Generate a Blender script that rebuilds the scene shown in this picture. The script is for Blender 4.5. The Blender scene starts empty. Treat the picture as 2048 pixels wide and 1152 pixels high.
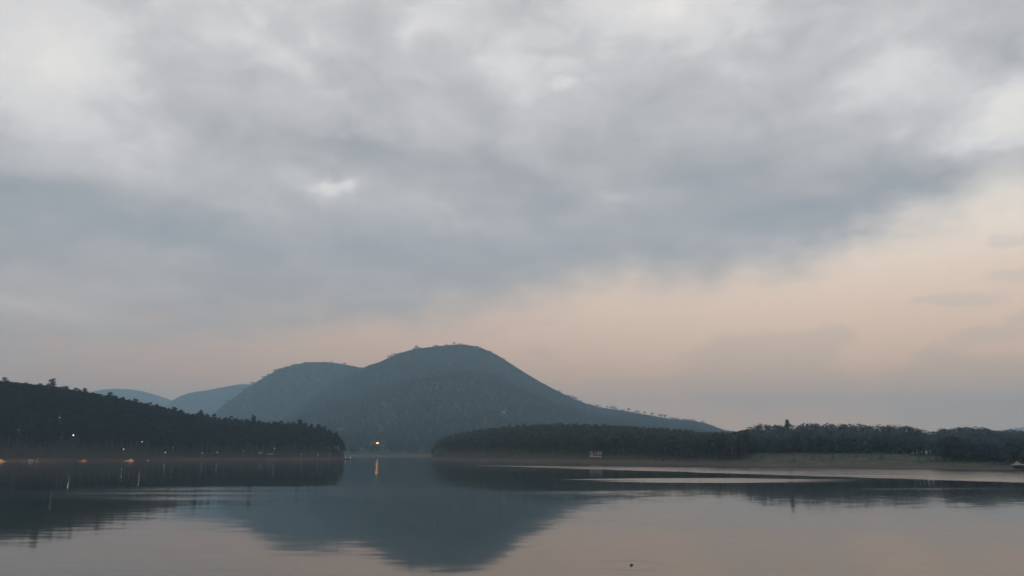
import bpy, math, random
import numpy as np
from mathutils import Vector

random.seed(11)
RNG = np.random.default_rng(11)
sc = bpy.context.scene
COL = sc.collection

# ------------------------------------------------------------------ camera
F = 1607.0                       # focal length in pixels of the 2048 wide photograph
HORIZON = 906.0
PITCH = math.atan((HORIZON - 576.0) / F)
CAM_H = 8.0                      # metres above the lake
CP, SP = math.cos(PITCH), math.sin(PITCH)

cam_data = bpy.data.cameras.new("camera")
cam_data.sensor_width = 36.0
cam_data.lens = 36.0 * F / 2048.0
cam_data.clip_start = 0.5
cam_data.clip_end = 30000.0
cam = bpy.data.objects.new("camera", cam_data)
cam.location = (0, 0, CAM_H)
cam.rotation_euler = (math.pi / 2 + PITCH, 0, 0)
COL.objects.link(cam)
sc.camera = cam

# ------------------------------------------------------------------ world
SUN_EL, SUN_AZ = math.radians(7.0), math.radians(75.0)      # low, off to the right
world = bpy.data.worlds.new("World")
sc.world = world
world.use_nodes = True
WT = world.node_tree
WT.nodes.clear()


class N:
    """tiny helper that adds nodes to a tree and wires them"""
    def __init__(self, tree):
        self.t = tree

    def add(self, kind, **kw):
        n = self.t.nodes.new(kind)
        for k, v in kw.items():
            setattr(n, k, v)
        return n

    def link(self, a, b):
        self.t.links.new(a, b)

    def put(self, sock, v):
        if hasattr(v, "is_linked") or isinstance(v, bpy.types.NodeSocket):
            self.link(v, sock)
        else:
            sock.default_value = v

    def math(self, op, a, b=None, c=None, clamp=False):
        n = self.add("ShaderNodeMath", operation=op, use_clamp=clamp)
        self.put(n.inputs[0], a)
        if b is not None:
            self.put(n.inputs[1], b)
        if c is not None:
            self.put(n.inputs[2], c)
        return n.outputs[0]

    def vmath(self, op, a, b=None, c=None, out=0):
        n = self.add("ShaderNodeVectorMath", operation=op)
        self.put(n.inputs[0], a)
        if b is not None:
            if op == "SCALE":
                self.put(n.inputs[3], b)
            else:
                self.put(n.inputs[1], b)
        if c is not None:
            self.put(n.inputs[2], c)
        return n.outputs[out]

    def xyz(self, x, y, z=0.0):
        n = self.add("ShaderNodeCombineXYZ")
        for i, v in enumerate((x, y, z)):
            self.put(n.inputs[i], v)
        return n.outputs[0]

    def sep(self, v):
        n = self.add("ShaderNodeSeparateXYZ")
        self.link(v, n.inputs[0])
        return n.outputs

    def noise(self, vec, scale, detail=4.0, rough=0.55, dist=0.0, color=False):
        n = self.add("ShaderNodeTexNoise")
        self.link(vec, n.inputs["Vector"])
        n.inputs["Scale"].default_value = scale
        n.inputs["Detail"].default_value = detail
        n.inputs["Roughness"].default_value = rough
        n.inputs["Distortion"].default_value = dist
        return n.outputs["Color"] if color else n.outputs[0]

    def maprange(self, v, a, b, c=0.0, d=1.0, smooth=True):
        n = self.add("ShaderNodeMapRange", interpolation_type="SMOOTHSTEP" if smooth else "LINEAR")
        self.put(n.inputs[0], v)
        for i, q in enumerate((a, b, c, d)):
            self.put(n.inputs[i + 1], q)
        return n.outputs[0]

    def ramp(self, v, stops, interp="LINEAR"):
        n = self.add("ShaderNodeValToRGB")
        cr = n.color_ramp
        cr.interpolation = interp
        while len(cr.elements) < len(stops):
            cr.elements.new(0.5)
        for e, (p, c) in zip(cr.elements, stops):
            e.position = p
            e.color = (c, c, c, 1) if isinstance(c, (int, float)) else (*c, 1)
        self.put(n.inputs[0], v)
        return n.outputs[0]

    def mix(self, f, a, b):
        n = self.add("ShaderNodeMix", data_type="RGBA")
        self.put(n.inputs[0], f)
        for i, v in ((6, a), (7, b)):
            if isinstance(v, tuple):
                v = (*v, 1)[:4]
            self.put(n.inputs[i], v)
        return n.outputs[2]

    def blob(self, vec, cx, cy, rx, ry, rot=0.0, soft="QUADRATIC_SPHERE"):
        m = self.add("ShaderNodeMapping", vector_type="TEXTURE")
        self.link(vec, m.inputs[0])
        m.inputs["Location"].default_value = (cx, cy, 0)
        m.inputs["Rotation"].default_value = (0, 0, rot)
        m.inputs["Scale"].default_value = (rx, ry, 1)
        g = self.add("ShaderNodeTexGradient", gradient_type=soft)
        self.link(m.outputs[0], g.inputs[0])
        return g.outputs["Fac"] if "Fac" in g.outputs else g.outputs[1]


def ray(px, py):
    u, v = (px - 1024.0) / F, (576.0 - py) / F
    return np.array((u, CP - SP * v, SP + CP * v))


def azel(px, py):
    r = ray(px, py)
    return math.atan2(r[0], r[1]), math.atan2(r[2], math.hypot(r[0], r[1]))


def build_sky():
    n = N(WT)
    tc = n.add("ShaderNodeTexCoord")
    d = n.vmath("NORMALIZE", tc.outputs["Generated"])
    x, y, z = n.sep(d)
    el = n.math("ARCSINE", z)
    az = n.math("ARCTAN2", x, y)
    # the cloud deck as a flat layer: direction -> point on the deck
    inv = n.math("DIVIDE", 1.0, n.math("ADD", n.math("MAXIMUM", z, 0.0), 0.16))
    deck = n.xyz(n.math("MULTIPLY", x, inv), n.math("MULTIPLY", y, inv), 0.0)
    warp = n.vmath("SUBTRACT", n.noise(deck, 2.6, 5.0, 0.58, color=True), (0.5, 0.5, 0.5))
    wx, wy, _ = n.sep(warp)
    polar = n.xyz(n.math("MULTIPLY_ADD", wx, 0.17, az), n.math("MULTIPLY_ADD", wy, 0.08, el), 0.0)
    fine = n.vmath("SUBTRACT", n.noise(d, 22.0, 4.0, 0.55, color=True), (0.5, 0.5, 0.5))
    polar = n.vmath("ADD", polar, n.vmath("MULTIPLY", fine, (0.062, 0.038, 0.0)))
    paz, pel, _ = n.sep(polar)

    # lower edge of the grey deck, by azimuth
    pts = [(-300, 770), (0, 720), (300, 690), (600, 668), (850, 648), (1000, 612), (1250, 560), (1400, 558),
           (1600, 528), (1740, 470), (1900, 420), (2048, 355), (2300, 330)]
    A0, A1 = azel(-300, 700)[0], azel(2300, 400)[0]
    stops = []
    for px, py in pts:
        a, e = azel(px, py)
        stops.append(((a - A0) / (A1 - A0), e / 0.5))
    edge = n.math("MULTIPLY", n.ramp(n.maprange(paz, A0, A1, 0, 1, False), stops), 0.5)
    deckmask = n.maprange(n.math("SUBTRACT", pel, edge), -0.040, 0.044)

    # brightness of the deck: broad thick (dark) and thin (bright) places plus turbulence
    base = n.ramp(n.maprange(el, 0.10, 0.60, 0, 1, False), [(0.0, 0.34), (0.20, 0.30), (0.36, 0.35), (0.52, 0.46), (0.70, 0.55), (0.88, 0.60), (1.0, 0.60)])
    big = n.noise(deck, 1.5, 6.0, 0.52, 0.4)
    shade = n.math("MULTIPLY_ADD", n.math("SUBTRACT", big, 0.5), 0.34, base)
    midn = n.noise(deck, 5.5, 5.0, 0.55, 0.2)
    shade = n.math("MULTIPLY_ADD", n.math("SUBTRACT", midn, 0.5), 0.24, shade)
    billow = n.noise(n.vmath("MULTIPLY", d, (1, 1, 1.7)), 12.0, 6.0, 0.58, 0.5)
    shade = n.math("MULTIPLY_ADD", n.math("SUBTRACT", billow, 0.5), n.maprange(el, 0.15, 0.45, 0.10, 0.52), shade)

    def B(px, py, rx, ry, w, rot=0.0):
        nonlocal shade
        a, e = azel(px, py)
        g = n.blob(polar, a, e, rx / F, ry / F, rot)
        shade = n.math("MULTIPLY_ADD", g, w, shade)
    # bright, thin places
    B(80, 125, 380, 260, 0.52, 0.2)
    B(1330, 30, 330, 130, 0.44)
    B(1030, 150, 170, 150, 0.28)
    B(1140, 183, 40, 28, 0.25)
    B(550, 85, 220, 90, 0.18, -0.5)
    B(690, 190, 200, 55, 0.10, -0.5)
    B(830, 55, 90, 70, 0.18)
    B(1480, 140, 130, 60, 0.22)
    B(1800, 150, 190, 110, 0.30, 0.3)
    B(1780, 250, 60, 50, 0.22)
    B(2005, 225, 190, 130, 1.0)
    B(670, 360, 62, 24, 0.42, -0.1)
    B(640, 365, 210, 60, 0.24, -0.15)
    B(860, 420, 260, 50, 0.16, -0.25)
    B(1235, 405, 100, 40, 0.18)
    B(270, 330, 330, 90, 0.22, -0.2)
    B(430, 420, 280, 45, 0.12, -0.1)
    B(1380, 490, 180, 45, 0.08)
    B(40, 600, 280, 80, 0.22)
    B(140, 240, 260, 60, 0.10)
    # thick, dark places
    B(700, 290, 430, 75, -0.30, -0.17)
    B(1010, 345, 260, 60, -0.20, -0.10)
    B(1130, 300, 420, 90, -0.10, -0.05)
    B(1400, 335, 280, 100, -0.24, -0.05)
    B(1640, 400, 440, 90, -0.30, 0.08)
    B(1900, 340, 260, 75, -0.16, 0.15)
    B(330, 470, 460, 90, -0.20, -0.13)
    B(30, 400, 260, 140, -0.22)
    B(900, 520, 430, 90, -0.10)
    B(1330, 525, 360, 80, -0.20)
    B(1080, 405, 260, 80, -0.20)
    B(740, 100, 200, 120, -0.20, -0.5)
    B(1050, 15, 120, 60, -0.16)
    B(330, 60, 150, 120, -0.12, 0.4)
    B(360, 210, 190, 120, -0.12)
    B(1290, 210, 160, 90, -0.14)
    B(1620, 60, 120, 90, -0.16)
    B(1960, 80, 190, 110, -0.22)
    B(1880, 205, 110, 60, -0.12)
    deckcol = n.ramp(shade, [(0.0, (0.305, 0.335, 0.380)), (0.26, (0.390, 0.398, 0.418)), (0.48, (0.515, 0.507, 0.518)),
                             (0.59, (0.582, 0.570, 0.580)), (0.70, (0.690, 0.676, 0.680)), (1.0, (0.830, 0.800, 0.765))])
    # the veil gets warmer grey towards the horizon, where it is seen through more air
    warmgrey = n.mix(n.maprange(el, 0.10, 0.26), (1.22, 1.02, 0.88), (1, 1, 1))
    mul = n.add("ShaderNodeMix", data_type="RGBA", blend_type="MULTIPLY")
    mul.inputs[0].default_value = 1.0
    n.link(deckcol, mul.inputs[6])
    n.link(warmgrey, mul.inputs[7])
    deckcol = mul.outputs[2]

    # afterglow below the deck
    glow = n.ramp(n.maprange(el, 0.0, 0.32, 0, 1, False),
                  [(0.0, (1.50, 0.74, 0.26)), (0.12, (1.32, 0.69, 0.28)), (0.25, (1.14, 0.63, 0.31)), (0.45, (1.06, 0.71, 0.48)), (0.62, (1.04, 0.78, 0.59)),
                   (0.75, (1.04, 0.86, 0.71)), (1.0, (1.0, 0.93, 0.84))])
    side = n.maprange(az, -0.55, 0.42)
    glow = n.mix(side, n.mix(0.5, glow, (0.48, 0.30, 0.24)), glow)
    # low cloud banks in the glow
    bank = 0.0
    first = True
    lowshape = n.math("SUBTRACT", n.noise(n.vmath("MULTIPLY", d, (1, 1, 2.2)), 9.0, 6.0, 0.6), 0.5)
    for px, py, rx, ry, w, rot in ((1530, 770, 340, 115, 1.3, 0.0), (1440, 700, 120, 60, 0.9, 0.0), (1540, 690, 130, 66, 1.1, 0.0), (1630, 690, 100, 60, 0.9, 0.0), (1685, 672, 60, 36, 0.9, 0.0),
                                   (1250, 770, 300, 60, 0.35, 0.0), (1090, 705, 160, 36, 0.5, 0.0), (1980, 810, 330, 130, 1.5, 0.0), (1872, 712, 60, 44, 0.9, 0.0), (1905, 755, 170, 66, 0.9, 0.0),
                                   (2020, 482, 66, 24, 1.6, 0.0), (1925, 597, 130, 26, 1.6, 0.0), (2045, 552, 90, 32, 1.6, 0.0),
                                   (2050, 632, 90, 26, 1.5, 0.0), (1985, 672, 110, 28, 1.5, 0.0), (1830, 600, 60, 14, 0.8, 0.0), (1920, 537, 60, 14, 0.7, 0.0)):
        a, e = azel(px, py)
        g = n.blob(n.vmath("ADD", n.xyz(az, el, 0.0), n.vmath("MULTIPLY", fine, (0.07, 0.03, 0))), a, e, rx / F, ry / F, rot)
        bank = n.math("MULTIPLY", g, w) if first else n.math("MULTIPLY_ADD", g, w, bank)
        first = False
    bank = n.maprange(n.math("MULTIPLY_ADD", lowshape, 0.75, bank), 0.20, 0.62)
    glow = n.mix(bank, glow, n.vmath("MULTIPLY", glow, (0.87, 0.905, 0.965)))

    col = n.mix(deckmask, glow, deckcol)
    # below the horizon the world is only dim ground
    sky = n.add("ShaderNodeTexSky", sky_type="NISHITA")
    sky.sun_disc = False
    sky.sun_elevation = SUN_EL
    sky.sun_rotation = SUN_AZ
    sky.altitude = 1300
    sky.dust_density = 3.0
    b1 = n.add("ShaderNodeBackground")
    n.link(sky.outputs[0], b1.inputs[0])
    b1.inputs[1].default_value = 0.10
    b2 = n.add("ShaderNodeBackground")
    n.link(col, b2.inputs[0])
    b2.inputs[1].default_value = 1.13
    ms = n.add("ShaderNodeMixShader")
    n.link(n.math("MULTIPLY_ADD", deckmask, 0.08, 0.90), ms.inputs[0])
    n.link(b1.outputs[0], ms.inputs[1])
    n.link(b2.outputs[0], ms.inputs[2])
    out = n.add("ShaderNodeOutputWorld")
    n.link(ms.outputs[0], out.inputs[0])


build_sky()
world.cycles.sampling_method = 'MANUAL'
world.cycles.sample_map_resolution = 512

sun_data = bpy.data.lights.new("sun", 'SUN')
sun_data.energy = 0.25
sun_data.angle = math.radians(25)
sun_data.color = (1.0, 0.86, 0.74)
sun = bpy.data.objects.new("sun", sun_data)
sun_dir = Vector((math.sin(SUN_AZ) * math.cos(SUN_EL), math.cos(SUN_AZ) * math.cos(SUN_EL), math.sin(SUN_EL)))
sun.rotation_euler = sun_dir.to_track_quat('Z', 'Y').to_euler()
sun.location = (300, -100, 200)
COL.objects.link(sun)

sc.view_settings.view_transform = 'Standard'
sc.view_settings.look = 'None'
sc.view_settings.exposure = 0.0
sc.view_settings.gamma = 1.0
sc.view_settings.use_curve_mapping = False
sc.render.film_transparent = False
cy = sc.cycles
cy.use_denoising = True
cy.max_bounces = 6
cy.diffuse_bounces = 2
cy.glossy_bounces = 3
cy.volume_bounces = 2
cy.transparent_max_bounces = 8
cy.sample_clamp_indirect = 6.0

# ------------------------------------------------------------------ helpers


def tanpt(px, py):
    r = ray(px, py)
    return r[0] / r[1], r[2] / r[1]


def at(px, py, Y):
    tx, tz = tanpt(px, py)
    return Vector((tx * Y, Y, CAM_H + tz * Y))


def on_water(px, py):
    tx, tz = tanpt(px, py)
    Y = -CAM_H / tz
    return Vector((tx * Y, Y, 0.0))


def tag(o, label=None, cat=None, group=None, kind=None):
    for k, v in (("label", label), ("category", cat), ("group", group), ("kind", kind)):
        if v:
            o[k] = v
    return o


def link(o, parent=None):
    COL.objects.link(o)
    if parent is not None:
        o.parent = parent
    return o


def empty(name, loc, rz=0.0, scale=1.0):
    o = bpy.data.objects.new(name, None)
    o.empty_display_size = 0.5
    o.location = loc
    o.rotation_euler = (0, 0, rz)
    o.scale = scale if isinstance(scale, tuple) else (scale,) * 3
    return link(o)


def mesh_poly(name, V, Q, mat, smooth=False):
    """V (n,3) array, Q (m,k) array of equal-sized faces"""
    V = np.asarray(V, dtype=np.float32)
    Q = np.asarray(Q, dtype=np.int32)
    me = bpy.data.meshes.new(name)
    me.vertices.add(len(V))
    me.vertices.foreach_set("co", V.ravel())
    m, k = Q.shape
    me.loops.add(m * k)
    me.loops.foreach_set("vertex_index", Q.ravel())
    me.polygons.add(m)
    me.polygons.foreach_set("loop_start", np.arange(m, dtype=np.int32) * k)
    if smooth:
        me.polygons.foreach_set("use_smooth", np.ones(m, dtype=bool))
    me.update(calc_edges=True)
    me.validate()
    if mat:
        me.materials.append(mat)
    return me


class MB:
    """collects simple solids and links them as one mesh object"""
    def __init__(self):
        self.v, self.f = [], []

    def _add(self, vs, fs):
        b = len(self.v)
        self.v += [tuple(p) for p in vs]
        self.f += [tuple(i + b for i in q) for q in fs]

    def box(self, c, s, rz=0.0, taper=1.0):
        cx, cy_, cz = c
        hx, hy, hz = s[0] / 2, s[1] / 2, s[2] / 2
        co, si = math.cos(rz), math.sin(rz)
        vs = []
        for zz, t in ((-hz, 1.0), (hz, taper)):
            for a, b in ((-1, -1), (1, -1), (1, 1), (-1, 1)):
                x, y = a * hx * t, b * hy * t
                vs.append((cx + x * co - y * si, cy_ + x * si + y * co, cz + zz))
        self._add(vs, [(3, 2, 1, 0), (4, 5, 6, 7), (0, 1, 5, 4), (1, 2, 6, 5), (2, 3, 7, 6), (3, 0, 4, 7)])
        return self

    def tube(self, path, radii, k=6, cap=True):
        path = [Vector(p) for p in path]
        if isinstance(radii, (int, float)):
            radii = [radii] * len(path)
        vs, fs = [], []
        for i, p in enumerate(path):
            d = (path[min(i + 1, len(path) - 1)] - path[max(i - 1, 0)]).normalized()
            a = d.orthogonal().normalized() if abs(d.z) < 0.99 else Vector((1, 0, 0))
            a = (a - d * a.dot(d)).normalized()
            b = d.cross(a)
            for j in range(k):
                t = 2 * math.pi * j / k
                vs.append(p + (a * math.cos(t) + b * math.sin(t)) * radii[i])
        for i in range(len(path) - 1):
            for j in range(k):
                j2 = (j + 1) % k
                fs.append((i * k + j, i * k + j2, (i + 1) * k + j2, (i + 1) * k + j))
        if cap:
            fs.append(tuple(reversed(range(k))))
            fs.append(tuple(range((len(path) - 1) * k, len(path) * k)))
        self._add(vs, fs)
        return self

    def lathe(self, c, prof, k=10):
        vs, fs = [], []
        for r, z in prof:
            for j in range(k):
                t = 2 * math.pi * j / k
                vs.append((c[0] + r * math.cos(t), c[1] + r * math.sin(t), c[2] + z))
        for i in range(len(prof) - 1):
            for j in range(k):
                j2 = (j + 1) % k
                fs.append((i * k + j, i * k + j2, (i + 1) * k + j2, (i + 1) * k + j))
        fs.append(tuple(reversed(range(k))))
        fs.append(tuple(range((len(prof) - 1) * k, len(prof) * k)))
        self._add(vs, fs)
        return self

    def poly(self, vs, fs):
        self._add(vs, fs)
        return self

    def mesh(self, name, mat, smooth=False):
        me = bpy.data.meshes.new(name)
        me.from_pydata(self.v, [], self.f)
        if smooth:
            me.polygons.foreach_set("use_smooth", np.ones(len(me.polygons), dtype=bool))
        me.materials.append(mat)
        me.update()
        return me

    def build(self, name, mat, parent=None, smooth=False):
        return link(bpy.data.objects.new(name, self.mesh(name, mat, smooth)), parent)


# value noise for terrain
_perm = RNG.random((64, 64))


def vnoise(x, y):
    xi, yi = np.floor(x).astype(int), np.floor(y).astype(int)
    fx, fy = x - xi, y - yi
    fx, fy = fx * fx * (3 - 2 * fx), fy * fy * (3 - 2 * fy)
    g = lambda a, b: _perm[a % 64, b % 64]
    return (g(xi, yi) * (1 - fx) * (1 - fy) + g(xi + 1, yi) * fx * (1 - fy) +
            g(xi, yi + 1) * (1 - fx) * fy + g(xi + 1, yi + 1) * fx * fy) - 0.5


def fbm(x, y, o=4):
    s, a = 0, 1.0
    for _ in range(o):
        s = s + a * vnoise(x, y)
        x, y, a = x * 2.03 + 17.1, y * 2.03 + 5.3, a * 0.5
    return s


# ------------------------------------------------------------------ materials


def material(name):
    m = bpy.data.materials.new(name)
    m.use_nodes = True
    n = N(m.node_tree)
    p = m.node_tree.nodes["Principled BSDF"]
    return m, n, p


def plain(name, col, rough=0.7, var=0.25, scale=2.0, metal=0.0):
    m, n, p = material(name)
    tc = n.add("ShaderNodeTexCoord")
    f = n.noise(tc.outputs["Object"], scale, 4, 0.6)
    c = n.mix(f, tuple(q * (1 - var) for q in col), tuple(min(1, q * (1 + var)) for q in col))
    n.link(c, p.inputs["Base Color"])
    p.inputs["Roughness"].default_value = rough
    p.inputs["Metallic"].default_value = metal
    return m


def glowing(name, col, strength):
    m, n, p = material(name)
    p.inputs["Base Color"].default_value = (*col, 1)
    p.inputs["Emission Color"].default_value = (*col, 1)
    p.inputs["Emission Strength"].default_value = strength
    return m


def foliage(name, dark, light, nscale=0.09):
    m, n, p = material(name)
    g = n.add("ShaderNodeNewGeometry")
    oi = n.add("ShaderNodeObjectInfo")
    pos = n.noise(g.outputs["Position"], nscale, 4, 0.6)
    f = n.math("ADD", n.math("MULTIPLY", g.outputs["Random Per Island"], 0.55),
               n.math("MULTIPLY_ADD", oi.outputs["Random"], 0.30, n.math("SUBTRACT", pos, 0.40)), clamp=True)
    col = n.mix(f, dark, light)
    df, tl, mx = n.add("ShaderNodeBsdfDiffuse"), n.add("ShaderNodeBsdfTranslucent"), n.add("ShaderNodeMixShader")
    n.link(col, df.inputs[0])
    n.link(col, tl.inputs[0])
    mx.inputs[0].default_value = 0.48
    n.link(df.outputs[0], mx.inputs[1])
    n.link(tl.outputs[0], mx.inputs[2])
    out = next(q for q in m.node_tree.nodes if q.type == "OUTPUT_MATERIAL")
    n.link(mx.outputs[0], out.inputs[0])
    m.node_tree.nodes.remove(p)
    return m


M = {}
M["pine"] = foliage("pine_needles", (0.007, 0.012, 0.009), (0.020, 0.030, 0.022))
M["pine_mid"] = foliage("pine_needles_haze_tint", (0.062, 0.080, 0.074), (0.112, 0.138, 0.122))  # lighter copy of the pine needles, with haze put into the colour
M["broad"] = foliage("broad_leaves_haze_tint", (0.085, 0.124, 0.150), (0.115, 0.158, 0.184))  # the haze over the right wood is put into this leaf colour
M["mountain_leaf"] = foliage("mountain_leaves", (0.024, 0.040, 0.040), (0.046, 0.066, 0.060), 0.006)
M["bark"] = plain("bark", (0.070, 0.055, 0.045), 0.9, 0.35, 1.5)
M["pole"] = plain("lamp_metal", (0.16, 0.17, 0.17), 0.5, 0.15, 1.0, 0.4)
M["wood"] = plain("weathered_wood", (0.11, 0.085, 0.065), 0.85, 0.4, 1.2)
M["white_paint"] = plain("white_paint", (0.62, 0.63, 0.62), 0.6, 0.1, 0.8)
M["roof_pale"] = plain("pale_roof_sheet", (0.14, 0.165, 0.16), 0.55, 0.12, 0.6)
M["wall_cream"] = plain("cream_wall", (0.38, 0.36, 0.33), 0.85, 0.12, 0.4)
M["window"] = plain("dark_glass", (0.03, 0.035, 0.04), 0.15, 0.1, 1.0)
M["hull"] = plain("boat_hull", (0.20, 0.21, 0.21), 0.6, 0.2, 1.0)
M["hull_dark"] = plain("dark_hull", (0.06, 0.065, 0.07), 0.6, 0.2, 1.0)
M["canvas"] = plain("boat_canvas", (0.30, 0.32, 0.33), 0.8, 0.15, 1.0)
M["canvas_dull"] = plain("tent_canvas", (0.13, 0.14, 0.13), 0.9, 0.15, 1.0)
M["red_clay"] = plain("red_clay", (0.34, 0.15, 0.09), 0.95, 0.35, 0.5)
M["orange_clay"] = plain("orange_clay", (0.62, 0.30, 0.13), 0.95, 0.35, 0.5)
M["sign_grey"] = plain("letter_pale_blue", (0.34, 0.42, 0.50), 0.5, 0.05)
M["sign_red"] = plain("letter_red", (0.50, 0.12, 0.15), 0.5, 0.05)
M["sign_teal"] = plain("letter_teal", (0.20, 0.42, 0.52), 0.5, 0.05)
M["sign_white"] = plain("letter_white", (0.70, 0.72, 0.75), 0.5, 0.05)
M["lamp"] = glowing("lamp_glow", (1.0, 0.97, 0.90), 14.0)
M["lamp_dim"] = glowing("lamp_glow_faint", (0.95, 0.98, 1.0), 3.0)
M["lamp_warm"] = glowing("floodlight_glow", (1.0, 0.40, 0.11), 13.0)

# ------------------------------------------------------------------ terrain


class Hill:
    """A hill given by stations along its crest: the pixel column and row where its tree tops
    stand against what is behind, the distances of shore, crest and back, and the tree height."""
    def __init__(self, stations, convex=0.7, noise=0.10, nscale=60.0, seed=0.0, front_floor=-3.0, back_floor=-3.0, beach=14.0):
        self.beach = beach
        st = np.array(stations, dtype=float)      # px, py, Ys, Yc, Yb, tree, bank
        t = np.array([tanpt(a, b)[0] for a, b in st[:, :2]])
        e = np.array([tanpt(a, b)[1] for a, b in st[:, :2]])
        tt = np.linspace(t[0], t[-1], 500)
        I = lambda q: np.interp(tt, t, q)
        k = np.ones(9) / 9
        sm = lambda q: np.convolve(np.pad(q, 4, mode="edge"), k, mode="valid")
        self.t, self.e = tt, I(e)
        self.Ys, self.Yc, self.Yb = sm(I(st[:, 2])), sm(I(st[:, 3])), sm(I(st[:, 4]))
        self.tree, self.bank = I(st[:, 5]), sm(I(st[:, 6]))
        self.Zc = sm(CAM_H + self.e * self.Yc - self.tree)
        self.convex, self.na, self.ns, self.seed = convex, noise, nscale, seed
        self.ff, self.bf = front_floor, back_floor

    def q(self, name, t):
        return np.interp(t, self.t, getattr(self, name))

    def H(self, X, Y):
        X, Y = np.asarray(X, float), np.asarray(Y, float)
        t = X / Y
        Ys, Yc, Yb, Zc, zb = (self.q(k, t) for k in ("Ys", "Yc", "Yb", "Zc", "bank"))
        Ys = Ys + 10 * fbm(X / 45 + 3 + self.seed, Y * 0 + 1.3, 3)
        d = Y - Ys
        s = np.clip(d / np.maximum(Yc - Ys, 1), 0, 1)
        g1 = 1.5 * s - 0.5 * s ** 3
        g2 = s * s * (3 - 2 * s)
        g = self.convex * g1 + (1 - self.convex) * g2
        bank = zb * (1 - np.exp(-np.maximum(d, 0) / self.beach))
        front = bank + (Zc - zb) * g
        nz = fbm(X / self.ns + self.seed, Y / self.ns + 7.7, 4) * self.na
        front = front + nz * np.maximum(Zc, 4) * (s * (1 - s) ** 1.6 * 4.5)
        front = np.where(s > 0.3, np.minimum(front, CAM_H + self.q("e", t) * Y - self.q("tree", t) * 0.92), front)
        front = np.where(d < 0, np.maximum(d * 0.2, self.ff), front)
        sb = np.clip((Yb - Y) / np.maximum(Yb - Yc, 1), 0, 1)
        back = self.bf + (Zc - self.bf) * (sb * sb * (3 - 2 * sb))
        z = np.where(Y > Yc, back, front)
        return np.where((t < self.t[0]) | (t > self.t[-1]), self.ff, z)

    def top(self, X, Y):
        """highest z a tree top may have so that the skyline stays as it is"""
        t = X / Y
        return CAM_H + self.q("e", t) * Y

    def grid(self, name, mat, nt, ny, pad=15.0):
        tt = np.linspace(self.t[0], self.t[-1], nt)
        Ys, Yb = self.q("Ys", tt) - pad, self.q("Yb", tt)
        w = np.linspace(0, 1, ny) ** 1.25
        Y = Ys[:, None] + (Yb - Ys)[:, None] * w[None]
        X = tt[:, None] * Y
        Z = self.H(X, Y)
        V = np.stack([X, Y, Z], -1).reshape(-1, 3)
        i = np.arange(nt * ny).reshape(nt, ny)
        Q = np.stack([i[:-1, :-1], i[1:, :-1], i[1:, 1:], i[:-1, 1:]], -1).reshape(-1, 4)
        o = bpy.data.objects.new(name, mesh_poly(name, V, Q, mat, True))
        link(o)
        return tag(o, kind="structure")


def soil_material(name, floor_a, floor_b, bank_a, bank_b, bank_top, grass=None):
    m, n, p = material(name)
    g = n.add("ShaderNodeNewGeometry")
    pos = g.outputs["Position"]
    _, _, z = n.sep(pos)
    a = n.noise(pos, 0.06, 5, 0.6)
    b = n.noise(pos, 0.5, 4, 0.6)
    floor = n.mix(a, floor_a, floor_b)
    strata = n.noise(n.vmath("MULTIPLY", pos, (0.03, 0.03, 1.6)), 1.0, 4, 0.6)
    patch = n.noise(n.vmath("MULTIPLY", pos, (0.028, 0.028, 0.25)), 1.0, 5, 0.62)
    bank = n.mix(n.math("MULTIPLY", n.maprange(strata, 0.32, 0.68), n.maprange(patch, 0.36, 0.66)), bank_a, bank_b)
    f = n.maprange(n.math("MULTIPLY_ADD", n.math("SUBTRACT", b, 0.5), 2.5, z), bank_top - 0.8, bank_top + 0.8)
    col = n.mix(f, bank, floor)
    if grass:
        ga, gb, x0, zt = grass
        x, _, _ = n.sep(pos)
        gm = n.math("MULTIPLY", n.maprange(x, x0 - 15, x0 + 25),
                    n.math("MULTIPLY", n.maprange(n.math("MULTIPLY_ADD", n.math("SUBTRACT", a, 0.5), 5.0, z), 0.9, 2.4), n.math("SUBTRACT", 1.0, n.maprange(z, zt, zt + 3))))
        col = n.mix(gm, col, n.mix(n.maprange(n.noise(pos, 0.11, 5, 0.65), 0.35, 0.65), ga, gb))
    n.link(col, p.inputs["Base Color"])
    p.inputs["Roughness"].default_value = 0.95
    p.inputs["Specular IOR Level"].default_value = 0.1
    bp = n.add("ShaderNodeBump")
    bp.inputs["Strength"].default_value = 0.6
    bp.inputs["Distance"].default_value = 0.6
    n.link(b, bp.inputs["Height"])
    n.link(bp.outputs[0], p.inputs["Normal"])
    return m


M["soil_left"] = soil_material("forest_floor_and_red_bank", (0.018, 0.018, 0.014), (0.040, 0.032, 0.026),
                               (0.040, 0.030, 0.026), (0.105, 0.062, 0.048), 3.0)
M["soil_right"] = soil_material("forest_floor_and_brown_bank", (0.035, 0.036, 0.028), (0.070, 0.060, 0.046),
                                (0.070, 0.060, 0.054), (0.112, 0.092, 0.078), 2.6,
                                ((0.046, 0.055, 0.042), (0.084, 0.090, 0.068), 132.0, 9.0))
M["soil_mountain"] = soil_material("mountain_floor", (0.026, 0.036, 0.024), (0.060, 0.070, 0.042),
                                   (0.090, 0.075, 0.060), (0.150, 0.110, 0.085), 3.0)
M["soil_far"] = soil_material("far_hill_forest", (0.030, 0.045, 0.030), (0.060, 0.075, 0.045),
                              (0.05, 0.055, 0.04), (0.07, 0.07, 0.05), 3.0)

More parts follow.
